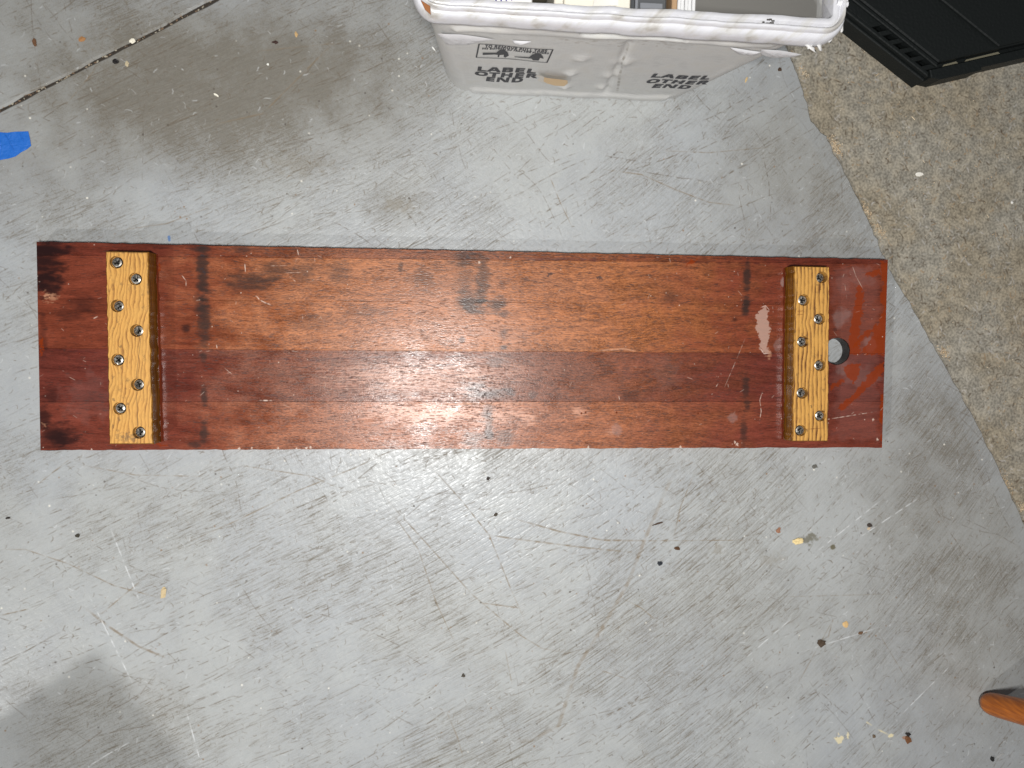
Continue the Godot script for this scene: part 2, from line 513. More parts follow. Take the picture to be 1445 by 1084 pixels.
func bare_floor() -> StandardMaterial3D:
	var s := Surface.new(1024, 1024, 12)                  # 0.72 m
	s.wrap = true
	var n_big := noise(31, 0.006, 3)
	var n_mid := noise(32, 0.03, 3)
	var n_fine := noise(33, 0.16, 3)
	var k := 0
	for y in 1024:
		for x in 1024:
			var nb := n_big.get_noise_2d(x, y)
			var nm := n_mid.get_noise_2d(x, y)
			var nf := n_fine.get_noise_2d(x, y)
			var v := 1.0 + nm * 0.30 + nf * 0.42 - maxf(0.0, 0.12 - absf(nm)) * 1.6
			var t := clampf(0.5 + nb * 0.9 + nm * 0.3, 0.0, 1.0)
			s.r[k] = lerpf(0.290, 0.268, t) * v
			s.g[k] = lerpf(0.268, 0.232, t) * v
			s.b[k] = lerpf(0.222, 0.172, t) * v
			s.ro[k] = 0.85
			s.he[k] = 0.5 + nm * 0.12 + nf * 0.16
			k += 1
	for i in 9000:
		var p := Vector2(rng.randf() * 1024, rng.randf() * 1024)
		var ang := rng.randf() * TAU
		var bend := rng.randfn(0, 0.35)
		var pts := PackedVector2Array([p])
		for j in rng.randi_range(2, 5):
			ang += bend
			p += Vector2.from_angle(ang) * rng.randf_range(1.5, 3.5)
			pts.append(p)
		var pick := rng.randf()
		var c := lin(84, 70, 54) if pick < 0.55 else (lin(176, 172, 166) if pick < 0.82 else lin(150, 126, 96))
		s.line(pts, rng.randf_range(1.0, 2.6), c, rng.randf_range(0.25, 0.75), 0.85, -0.12 if pick < 0.55 else 0.06)
	return worked(s, 0.0012)

func floor_and_ground() -> void:
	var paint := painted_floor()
	var bare := bare_floor()
	bare.texture_repeat = true
	# bare concrete beneath and to the right
	var b := Build.new()
	b.uv_of = func(p: Vector3) -> Vector2: return Vector2(p.x / 0.72, p.z / 0.72)
	b.slab(PackedVector2Array([Vector2(-4, -4), Vector2(4, -4), Vector2(4, 4), Vector2(-4, 4)]), -0.1, BARE_Y)
	tag(put("ground", b.done(), bare), "bare brownish concrete beyond the edge of the grey paint", "", "", "structure")
	# the painted floor: two slabs parted by a joint at the upper left
	var j0 := flat(0, 155); var j1 := flat(303, 0)
	var along := (j1 - j0).normalized()
	var across := Vector2(along.y, -along.x)              # towards the upper left
	var uv := func(p: Vector3) -> Vector2: return Vector2((p.x - FX0) / FW, (p.z - FZ0) / FH)
	var lip_a := PackedVector2Array()                     # ragged lips of the joint
	var lip_b := PackedVector2Array()
	var n := noise(8, 30.0, 3)
	var steps := 70
	for i in steps + 1:
		var q := j0 + along * lerpf(-0.35, 0.80, i / float(steps))
		lip_a.append(q - across * (0.0010 + n.get_noise_1d(i * 0.013) * 0.0009))
		lip_b.append(q + across * (0.0013 + n.get_noise_1d(i * 0.017 + 5.0) * 0.0016))
	var far0 := j0 - along * 3.0
	var far1 := j1 + along * 2.6
	var main := PackedVector2Array([far0 - across * 0.002])
	main.append_array(lip_a)
	var wob := noise(9, 60.0, 5)
	for i in EDGE.size() - 1:
		var a := flat(EDGE[i][0], EDGE[i][1])
		var c := flat(EDGE[i + 1][0], EDGE[i + 1][1])
		for t in 6:
			var q := a.lerp(c, t / 6.0)
			main.append(q + Vector2(wob.get_noise_2d(q.x, q.y), wob.get_noise_2d(q.y + 3.0, q.x)) * 0.0020)
	main.append(flat(1500, 850))
	main.append(Vector2(2.2, 3.2))
	main.append(Vector2(-3.2, 3.2))
	if main[0].y > 3.0: main[0].y = 3.0
	b = Build.new()
	b.uv_of = uv
	b.slab(main, BARE_Y - 0.001, PAINT_Y, 0.0022, 0.0018)
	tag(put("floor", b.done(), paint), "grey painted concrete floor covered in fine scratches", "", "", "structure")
	var up := PackedVector2Array([far0 + across * 0.0025])
	up.append_array(lip_b)
	up.append(far1 + across * 0.0025)
	up.append(far1 + across * 3.0)
	up.append(far0 + across * 3.0)
	b = Build.new()
	b.uv_of = uv
	b.slab(up, BARE_Y - 0.001, PAINT_Y, 0.0016, 0.0022)
	tag(put("floor_beyond_joint", b.done(), paint), "grey painted slab beyond the joint at the upper left", "", "", "structure")
	# the dirt that lies in the joint
	b = Build.new()
	var dirt := PackedVector2Array([j0 - along * 0.4 - across * 0.004, j1 + along * 0.5 - across * 0.004, j1 + along * 0.5 + across * 0.005, j0 - along * 0.4 + across * 0.005])
	b.slab(dirt, -0.02, BARE_Y + 0.0006)
	tag(put("floor_joint", b.done(), plain(Color(0.035, 0.027, 0.02), 0.95)), "dark dirt-filled joint between the floor slabs", "", "", "structure")
	# sawdust along the paint's edge, in the joint and strewn over the bare concrete
	var bit := Build.new()
	bit.box(Vector3(-0.5, -0.5, -0.5), Vector3(0.5, 0.5, 0.5), 0.12)
	var spots := []
	for q in [[1173, 206, 8, 14, 170], [1218, 298, 6, 14, 80], [1236, 326, 8, 12, 90], [1327, 498, 7, 10, 90], [1412, 680, 8, 16, 110], [1437, 715, 8, 10, 60], [1128, 103, 5, 10, 40]]:
		for i in int(q[4]):
			var d := Vector2(rng.randfn(0, 0.5), rng.randfn(0, 0.5))
			spots.append([Vector2(q[0] + 6 + d.x * q[2] + d.y * q[3] * 0.45, q[1] + d.y * q[3]), 1])
	for i in 460:
		var y := rng.randf_range(-20, 760)
		var x := 1130.0 + y * 0.44 + absf(rng.randfn(0, 130)) + 12.0
		spots.append([Vector2(x, y), 1])
	var mm := MultiMesh.new()
	mm.transform_format = MultiMesh.TRANSFORM_3D
	mm.use_colors = true
	mm.mesh = bit.done()
	mm.instance_count = spots.size()
	for i in spots.size():
		var p := at(spots[i][0].x, spots[i][0].y, BARE_Y)
		var sz := Vector3(rng.randf_range(0.5, 1.7), rng.randf_range(0.25, 0.6), rng.randf_range(0.4, 0.9)) * 0.001
		if rng.randf() < 0.06: sz.x *= 3.5
		var bs := Basis(Vector3.UP, rng.randf() * TAU) * Basis(Vector3.RIGHT, rng.randfn(0, 0.3)) * Basis.from_scale(sz)
		mm.set_instance_transform(i, Transform3D(bs, p + Vector3(0, sz.y * 0.45, 0)))
		mm.set_instance_color(i, [Color(0.56, 0.42, 0.26), Color(0.44, 0.32, 0.2), Color(0.66, 0.54, 0.38), Color(0.26, 0.19, 0.12)][rng.randi() % 4])
	var dust := MultiMeshInstance3D.new()
	dust.name = "sawdust"
	dust.multimesh = mm
	var dm := plain(Color.WHITE, 0.9)
	dm.vertex_color_use_as_albedo = true
	dust.material_override = dm
	add_child(dust)
	tag(dust, "tan sawdust strewn along the edge of the paint", "sawdust", "", "stuff")
	# crumbs in the joint
	var jm := MultiMesh.new()
	jm.transform_format = MultiMesh.TRANSFORM_3D
	jm.use_colors = true
	jm.mesh = crumb(77, 0.5)
	jm.instance_count = 170
	for i in 170:
		var q := j0 + along * rng.randf_range(-0.02, 0.34) + across * rng.randfn(0.0005, 0.0012)
		var sz := Vector3(rng.randf_range(0.8, 3.6), rng.randf_range(0.8, 1.8), rng.randf_range(0.8, 1.6)) * 0.001
		jm.set_instance_transform(i, Transform3D(Basis(Vector3.UP, -along.angle() + rng.randfn(0, 0.5)) * Basis.from_scale(sz), Vector3(q.x, BARE_Y + 0.001, q.y)))
		jm.set_instance_color(i, [Color(0.09, 0.06, 0.04), Color(0.2, 0.13, 0.08), Color(0.3, 0.24, 0.17), Color(0.05, 0.04, 0.035), Color(0.42, 0.38, 0.3)][rng.randi() % 5])
	var jd := MultiMeshInstance3D.new()
	jd.name = "joint_dirt"
	jd.multimesh = jm
	jd.material_override = dm
	add_child(jd)
	tag(jd, "brown crumbs of dirt lying in the floor joint", "dirt", "", "stuff")

# ------------------------------------------------------------------ the board
const SEAMS := [[360, 372.5], [422, 431], [491.5, 499], [567, 567]]      # where the glued strips meet, at the left and right end

func seam_z(k: int, x: float) -> float:
	var a := at(54, SEAMS[k][0], BOARD_T)
	var b := at(1248, SEAMS[k][1], BOARD_T)
	return lerpf(a.z, b.z, (x - a.x) / (b.x - a.x))

func bpx(px: float, py: float) -> Vector2:
	var p := at(px, py, BOARD_T)
	return Vector2((p.x - BX0) / (BX1 - BX0) * 2048.0, (p.z - BZ0) / (BZ1 - BZ0) * 480.0)

func bpath(list: Array) -> PackedVector2Array:
	var r := PackedVector2Array()
	for q in list: r.append(bpx(q[0], q[1]))
	return r

func board_surface() -> StandardMaterial3D:
	var s := Surface.new(2048, 480, 21)
	var n_fibre := noise(41, 1.0, 3)
	var n_band := noise(42, 1.0, 3)
	var n_patch := noise(43, 1.0, 4)
	var n_speck := noise(44, 1.0, 2)
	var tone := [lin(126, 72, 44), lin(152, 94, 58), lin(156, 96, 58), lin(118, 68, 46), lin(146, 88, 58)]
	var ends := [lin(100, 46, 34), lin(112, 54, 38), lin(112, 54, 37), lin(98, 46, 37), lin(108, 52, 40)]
	var seam := []
	for k in 4:
		seam.append([(seam_z(k, BX0) - BZ0) / (BZ1 - BZ0) * 480.0, (seam_z(k, BX1) - BZ0) / (BZ1 - BZ0) * 480.0])
	var i := 0
	for y in 480:
		for x in 2048:
			var u := x / 2048.0
			var id := 0
			for k in 4:
				if y > lerpf(seam[k][0], seam[k][1], u): id = k + 1
			var drift := n_band.get_noise_2d(x * 0.0016 + id * 37.0, y * 0.004) * 16.0
			var fibre := n_fibre.get_noise_2d(x * 0.022 + id * 11.0, (y + drift) * 0.42)
			var fine := n_fibre.get_noise_2d(x * 0.09 + 400.0, (y + drift) * 0.85 + id * 9.0)
			var band := n_band.get_noise_2d(x * 0.0028 + id * 53.0, (y + drift * 1.6) * 0.045)
			var patch := n_patch.get_noise_2d(x * 0.0075, y * 0.011)
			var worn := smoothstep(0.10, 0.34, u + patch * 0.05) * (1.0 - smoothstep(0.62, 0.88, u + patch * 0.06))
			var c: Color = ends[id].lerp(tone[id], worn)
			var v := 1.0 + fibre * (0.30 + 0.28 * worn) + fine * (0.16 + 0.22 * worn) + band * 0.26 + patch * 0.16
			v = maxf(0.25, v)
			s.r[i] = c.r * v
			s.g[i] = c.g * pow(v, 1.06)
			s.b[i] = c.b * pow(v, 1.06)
			s.ro[i] = clampf(lerpf(0.20, 0.32, worn) + fine * 0.10 + patch * 0.10 + n_speck.get_noise_2d(x * 0.2, y * 0.3) * 0.05, 0.12, 0.9)
			s.he[i] = 0.5 + fibre * 0.10 * worn + fine * 0.16 * worn + n_speck.get_noise_2d(x * 0.012, y * 0.012) * 0.05
			i += 1
	# where the varnish has gone the wood is paler and streaked; the lamp highlight is painted in
	var bald_sheen := lin(196, 142, 116)
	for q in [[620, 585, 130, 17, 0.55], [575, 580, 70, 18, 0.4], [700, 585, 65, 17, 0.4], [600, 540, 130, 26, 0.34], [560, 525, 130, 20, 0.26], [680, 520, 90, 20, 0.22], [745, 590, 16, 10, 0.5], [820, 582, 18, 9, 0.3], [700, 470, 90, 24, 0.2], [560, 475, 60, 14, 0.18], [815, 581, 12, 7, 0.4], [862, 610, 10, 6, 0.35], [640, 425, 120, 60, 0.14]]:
		s.blob(bpx(q[0], q[1]), Vector2(q[2], q[3]) * 1.68, bald_sheen, minf(0.85, q[4] * 1.5), 0.33, 0.0, Vector2(0.012, 0.22), 0.9, 0.9)
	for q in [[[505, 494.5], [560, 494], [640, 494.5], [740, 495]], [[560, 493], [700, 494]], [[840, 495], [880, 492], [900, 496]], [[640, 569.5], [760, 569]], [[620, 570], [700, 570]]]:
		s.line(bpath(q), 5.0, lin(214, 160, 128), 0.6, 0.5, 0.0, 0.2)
	# pores: thousands of short dark dashes along the grain
	for k in 26000:
		var p := Vector2(rng.randf() * 2048, rng.randf() * 480)
		var u := p.x / 2048.0
		var mid := smoothstep(0.1, 0.36, u) * (1.0 - smoothstep(0.66, 0.92, u))
		if rng.randf() > 0.35 + mid * 0.65: continue
		var d := Vector2(rng.randf_range(3, 15), rng.randfn(0, 0.5))
		s.line(PackedVector2Array([p, p + d]), rng.randf_range(0.7, 1.3), lin(48, 24, 18), rng.randf_range(0.2, 0.7), 0.6, -0.2, 0.0)
	# darker veins of the timber
	var vein := lin(66, 28, 34)
	for q in [[3.0, 0.55, [[228, 497], [290, 502], [345, 507], [390, 506], [440, 509], [500, 505], [575, 502], [660, 504]]], [2.0, 0.45, [[420, 528], [480, 524], [560, 517], [640, 514], [720, 512]]], [2.0, 0.4, [[330, 552], [400, 560], [470, 561], [560, 558], [640, 556]]],
		[2.5, 0.45, [[835, 519], [880, 527], [930, 533], [960, 548], [990, 560]]], [1.8, 0.4, [[60, 492], [110, 496], [150, 498]]], [1.8, 0.4, [[540, 597], [590, 591], [640, 592], [700, 590]]], [2.0, 0.3, [[100, 520], [150, 516]]], [1.6, 0.35, [[400, 566], [480, 575], [505, 573]]],
		[2.2, 0.35, [[330, 400], [380, 396], [430, 404]]], [2.0, 0.3, [[470, 462], [530, 470], [600, 466], [640, 470]]], [2.0, 0.3, [[740, 452], [860, 440], [950, 448]]], [1.5, 0.4, [[60, 363], [150, 362.5], [235, 363]]], [1.6, 0.5, [[305, 443], [325, 444]]], [1.6, 0.5, [[310, 441], [334, 443]]],
		[1.6, 0.3, [[980, 420], [1060, 428], [1100, 424]]], [1.5, 0.3, [[960, 560], [1040, 552], [1100, 556]]]]:
		s.line(bpath(q[2]), q[0] * 1.4, vein, q[1], -1.0, -0.05, 0.3)
	# black water stains and grime
	var soot := lin(36, 18, 18)
	var grime := lin(46, 37, 34)
	for q in [[62, 372, 26, 42, 0.88, 0], [75, 352, 24, 10, 0.8, 0], [70, 400, 18, 16, 0.6, 0], [76, 616, 22, 20, 0.75, 0], [62, 590, 10, 18, 0.6, 0], [92, 618, 20, 16, 0.55, 0], [70, 560, 10, 12, 0.4, 0], [60, 480, 6, 40, 0.35, 0], [118, 430, 24, 14, 0.4, 0], [96, 445, 24, 10, 0.3, 0],
		[286, 385, 9, 38, 0.72, 1], [288, 450, 9, 40, 0.68, 1], [280, 430, 8, 20, 0.4, 1], [262, 463, 7, 5, 0.6, 0], [287, 505, 5, 9, 0.5, 1], [288, 558, 5, 15, 0.65, 1], [287, 612, 6, 22, 0.62, 1], [276, 628, 10, 7, 0.5, 1], [284, 352, 12, 6, 0.5, 1],
		[1054, 392, 6, 30, 0.72, 1], [1053, 430, 7, 16, 0.78, 1], [1052, 545, 6, 22, 0.55, 1], [1054, 570, 5, 9, 0.5, 1], [1049, 612, 6, 22, 0.5, 1], [1037, 451, 4, 3, 0.5, 0],
		[680, 395, 11, 44, 0.55, 1], [665, 428, 26, 17, 0.72, 1], [700, 430, 14, 13, 0.66, 1], [655, 400, 16, 30, 0.3, 1], [708, 400, 6, 7, 0.35, 0], [655, 365, 22, 12, 0.42, 1], [712, 442, 8, 6, 0.4, 0], [710, 470, 8, 7, 0.45, 0], [711, 490, 5, 3, 0.7, 0], [652, 478, 5, 5, 0.5, 0],
		[690, 556, 30, 8, 0.6, 0], [718, 552, 12, 6, 0.65, 0], [668, 545, 18, 9, 0.45, 0], [700, 512, 14, 8, 0.35, 0], [688, 580, 9, 12, 0.5, 0], [690, 606, 7, 24, 0.62, 1], [668, 620, 18, 12, 0.4, 1], [712, 618, 14, 14, 0.34, 1],
		[350, 398, 34, 13, 0.55, 1], [385, 384, 18, 16, 0.42, 1], [425, 383, 20, 18, 0.34, 1], [480, 385, 18, 18, 0.3, 1], [595, 392, 24, 14, 0.26, 1], [565, 377, 4, 6, 0.5, 1], [340, 350, 14, 7, 0.4, 1], [945, 420, 14, 12, 0.32, 1], [888, 560, 16, 10, 0.3, 0], [752, 557, 8, 5, 0.4, 0], [520, 440, 40, 10, 0.22, 0], [440, 455, 40, 14, 0.2, 1]]:
		s.blob(bpx(q[0], q[1]), Vector2(q[2], q[3]) * 1.9, grime if q[5] else soot, q[4] * 0.6, 0.27, -0.02, Vector2(0.03, 0.06), 0.35, 0.5)
		s.blob(bpx(q[0], q[1]), Vector2(q[2], q[3]) * 2.1, grime if q[5] else soot, q[4], 0.27, -0.03, Vector2(0.016, 0.045), 0.65, 0.85)
	for q in [[776, 387, 4, 4, 0.75], [773, 390, 3, 2, 0.7], [846, 392, 4, 3.5, 0.8], [843, 391, 3, 2, 0.6], [285, 360, 4, 3, 0.9], [284, 379, 5, 2, 0.85], [288, 384, 3, 4, 0.8], [1011, 401, 4, 1.6, 0.7], [660, 363, 5, 4, 0.7], [702, 362, 3, 2, 0.7], [1178, 465, 4, 4, 0.5]]:
		s.blob(bpx(q[0], q[1]), Vector2(q[2], q[3]) * 1.6, lin(40, 22, 24), q[4], 0.5, -0.05, Vector2(0.12, 0.12), 0.5, 0.5)
	for k in 260:                                         # grime pecked into the worn middle
		var p := bpx(688 + rng.randfn(0, 22), 562 + rng.randfn(0, 26))
		s.line(PackedVector2Array([p, p + Vector2(rng.randf_range(-6, 6), rng.randf_range(-2, 2))]), rng.randf_range(0.9, 2.6), lin(46, 40, 38), rng.randf_range(0.4, 0.85), 0.7, -0.2)
	s.line(bpath([[740, 366], [800, 365], [838, 367], [858, 366]]), 9.0, lin(70, 24, 28), 0.6, 0.4, 0.0, 0.3)
	s.line(bpath([[900, 369], [960, 370], [1050, 371], [1150, 374], [1190, 374]]), 6.0, lin(62, 22, 24), 0.5, 0.35, 0.0, 0.4)
	s.line(bpath([[52, 348], [400, 352], [700, 358], [1000, 364], [1250, 371]]), 3.0, lin(40, 18, 16), 0.55, 0.4, 0.0, 0.5)  # dark line along the far edge, painting in its shade
	# the pale film scraped beside the right cleat, and greyish varnish haze with reflections painted in
	s.poly(bpath([[1071, 437], [1079, 432], [1085, 438], [1083, 450], [1088, 462], [1085, 478], [1083, 490], [1088, 497], [1078, 499], [1071, 490], [1072, 478], [1066, 465], [1068, 452], [1064, 448]]), lin(178, 146, 132), 0.72, 0.6, 0.12, 2.5, 0.09, 2.0)
	s.line(bpath([[1073, 434], [1080, 431], [1086, 438]]), 1.6, lin(214, 190, 178), 0.6, 0.5, 0.1)
	s.line(bpath([[1072, 490], [1078, 499], [1088, 498]]), 2.0, lin(214, 190, 178), 0.7, 0.5, 0.1)
	for q in [[1187, 448, 16, 16, 0.36], [1215, 390, 22, 20, 0.14], [1190, 400, 16, 22, 0.12], [1228, 486, 12, 14, 0.3], [1210, 530, 40, 22, 0.14], [1190, 520, 12, 14, 0.2], [870, 605, 8, 14, 0.3], [1034, 588, 9, 9, 0.3], [1105, 398, 4, 9, 0.5], [1097, 490, 8, 14, 0.25], [940, 525, 30, 30, 0.08], [125, 560, 40, 40, 0.07]]:
		s.blob(bpx(q[0], q[1]), Vector2(q[2], q[3]) * 1.68, lin(150, 130, 126), q[4], 0.3, 0.0, Vector2(0.02, 0.02), 0.5, 0.5)
	# haze over the right end, reflection painted into it, and the runs of fresh varnish that have cleared it
	s.poly(bpath([[1172, 372], [1244, 372], [1243, 628], [1172, 626]]), lin(126, 84, 78), 0.30, 0.26, 0.0, 8.0, 0.02, 20.0)
	var run := lin(132, 49, 11)
	for q in [
		[[1207.7, 404], [1213, 401], [1218, 405], [1220, 423], [1217, 444], [1212, 475], [1214, 500], [1196, 500], [1199, 464], [1204.6, 437.6], [1206.7, 419]],
		[[1241, 368], [1254, 368], [1250, 502], [1212, 500], [1222, 486], [1232, 470], [1226, 474], [1206, 492], [1200, 490], [1215, 472], [1240, 455], [1246, 436], [1241, 420], [1246, 402]],
		[[1220, 386], [1240, 377], [1245, 388], [1222, 391]], [[1248, 509], [1248, 526], [1228, 545], [1211, 563], [1195, 573], [1191, 579], [1180, 580], [1181, 575], [1200, 559], [1215, 540], [1227, 525], [1240, 514]],
		[[1187, 517], [1216, 512], [1207, 543], [1194, 534]], [[1171, 542], [1195, 531], [1192, 539], [1171, 552]], [[1243, 556], [1249, 552], [1247, 632], [1242, 632], [1244, 600], [1240, 590]],
		[[966, 373], [975, 366], [985, 364], [984, 368], [973, 375]], [[224, 368], [229, 372], [228, 382], [223, 384]], [[220, 626], [236, 625], [234, 630], [221, 630]], [[56, 470], [62, 480], [60, 500], [56, 505]]]:
		s.poly(bpath(q), run, 0.78, 0.07, 0.10, 3.0, 0.05, 3.0)
	s.blob(bpx(1181, 495.5), Vector2(35.5, 35.5), lin(26, 17, 12), 1.0, 0.4, 0.0, Vector2(0.05, 0.05), 0.02, 0.05)
	for q in [[985, 583], [826, 582], [870, 582], [820, 583], [504, 588]]:
		s.blob(bpx(q[0], q[1]), Vector2(3, 3.5), lin(92, 36, 8), 0.85, 0.15, 0.1, Vector2(0.1, 0.1), 0.3, 0.5)
	# knocks and scratches down to raw wood or paint
	var raw := lin(226, 206, 190)
	for q in [[2.4, [[361, 417], [366, 423], [374, 427], [382, 430]]], [2.0, [[345, 372], [346, 384]]], [1.3, [[1051, 478], [1040, 505], [1022, 547]]], [1.4, [[1014, 540], [1010, 546]]], [1.4, [[1008, 551], [1004, 557]]], [1.5, [[1076, 551], [1072, 565], [1074, 580], [1071, 598]]], [1.6, [[305, 486], [306, 492]]], [1.2, [[315, 518], [332, 532]]], [1.2, [[1202, 373], [1208, 390], [1218, 408]]], [1.2, [[1192, 400], [1195, 422]]], [1.4, [[419, 351], [421, 360]]], [1.3, [[443, 358], [444, 370]]], [1.4, [[426, 443], [427, 451]]], [2.0, [[480, 436], [486, 437]]], [2.0, [[506, 440], [511, 441]]], [1.6, [[750, 553], [746, 558]]], [1.4, [[873, 558], [874, 564]]], [2.2, [[276, 424], [282, 423]]], [1.4, [[1090, 432], [1091, 441]]], [2.4, [[130, 450], [138, 446]]], [1.6, [[1115, 600], [1240, 580]]], [1.2, [[380, 375], [410, 374]]], [1.2, [[400, 385], [425, 384]]], [1.2, [[408, 390], [418, 398]]], [1.4, [[256, 388], [262, 396], [262, 404]]], [3.0, [[362, 565], [384, 565]]]]:
		s.line(bpath(q[1]), q[0], raw, 0.75 if q[0] > 1.3 else 0.45, 0.6, 0.0, 0.4)
	for q in [[72, 419, 12, 8], [66, 415, 6, 5], [62, 600, 5, 5], [1085, 500, 6, 8]]: s.blob(bpx(q[0], q[1]), Vector2(q[2], q[3]) * 1.6, lin(190, 140, 108), 0.5, 0.6, 0.0, Vector2(0.05, 0.09), 0.9, 0.9)
	for k in 150:
		var p := Vector2(rng.randf() * 2048, rng.randf() * 480)
		s.line(PackedVector2Array([p, p + Vector2(rng.randfn(0, 7), rng.randfn(0, 7))]), 1.0, raw, rng.randf_range(0.12, 0.4), 0.6)
	for k in 160:
		s.stamp(Vector2(rng.randf() * 2048, rng.randf() * 480), rng.randf_range(0.5, 1.4), raw, rng.randf_range(0.2, 0.7), 0.6, 0.0)
	for q in [[129, 634, 3], [337, 633, 4], [355, 632, 3], [392, 632, 3], [418, 633, 3], [432, 632, 4], [438, 631, 4], [1040, 627, 5], [1037, 624, 4], [960, 631, 5], [830, 631, 4], [1232, 592, 4], [1238, 620, 4], [1220, 592, 2], [676, 370, 4], [720, 363, 3]]:
		s.blob(bpx(q[0], q[1]), Vector2(q[2] * 0.8, q[2]) * 1.0, raw, 0.6, 0.6, 0.0, Vector2(0.28, 0.28), 0.6, 0.4)
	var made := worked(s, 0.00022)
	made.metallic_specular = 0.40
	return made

func board() -> void:
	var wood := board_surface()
	var root := thing("wooden_board", Vector3(0.05, 0, 0.0024))
	tag(root, "long red-brown varnished wooden board with two pale screwed-on cleats and a hole", "board")
	var off := root.position
	# five glued strips; the third and fourth are cut by the round hole
	var hc := flat(1181, 495.5, BOARD_T)
	var hr := 0.0152
	var xs := [BX0, BX1]
	var n := noise(51, 1.0, 3)
	for k in 5:
		var poly := PackedVector2Array()
		var gap := 0.00003
		var steps := 120
		for i in steps + 1:                               # far edge, left to right
			var x := lerpf(BX0, BX1, i / float(steps))
			var z := (BZ0 + n.get_noise_1d(x * 40.0) * 0.0007) if k == 0 else seam_z(k - 1, x) + gap
			poly.append(Vector2(x, z))
		for i in steps + 1:                               # near edge, back again
			var x := lerpf(BX1, BX0, i / float(steps))
			var z := (BZ1 + n.get_noise_1d(x * 40.0 + 9.0) * 0.0008) if k == 4 else seam_z(k, x) - gap
			poly.append(Vector2(x, z))
		if k == 2 or k == 3:
			var disc := PackedVector2Array()
			for i in 48: disc.append(hc + Vector2.from_angle(i / 48.0 * TAU) * hr)
			var cut := Geometry2D.clip_polygons(poly, disc)
			poly = cut[0]
		for i in poly.size(): poly[i] -= Vector2(off.x, off.z)
		var b := Build.new()
		b.uv_of = func(p: Vector3) -> Vector2: return Vector2((p.x + off.x - BX0) / (BX1 - BX0), (p.z + off.z - BZ0) / (BZ1 - BZ0))
		b.slab(poly, 0.0006, BOARD_T - 0.00010 * (k % 2), 0.0002)
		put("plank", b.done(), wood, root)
	# cleats
	var holes_l := [[164.1, 370.1], [190.9, 393.7], [165.2, 431.7], [192.6, 466.6], [166, 508], [194, 542.9], [168.7, 576.5], [196.1, 610.4]]
	var holes_r := [[1160, 391.5], [1134.6, 423.5], [1156.8, 450], [1133, 482.2], [1157.3, 515.7], [1132.3, 554.7], [1157.9, 586.9], [1129.9, 607.7]]
	cleat(root, [[149, 354.5], [209, 354.5], [216, 625], [154, 627]], holes_l, false, [2.6, 2.6, 5.4, 6.4, 2.8, 5.0, 3.0, 4.6])
	cleat(root, [[1120.7, 375.5], [1171, 376], [1169, 623], [1118, 623]], holes_r, true, [7.0, 5.0, 4.6, 4.0, 4.4, 4.4, 3.2, 3.0])

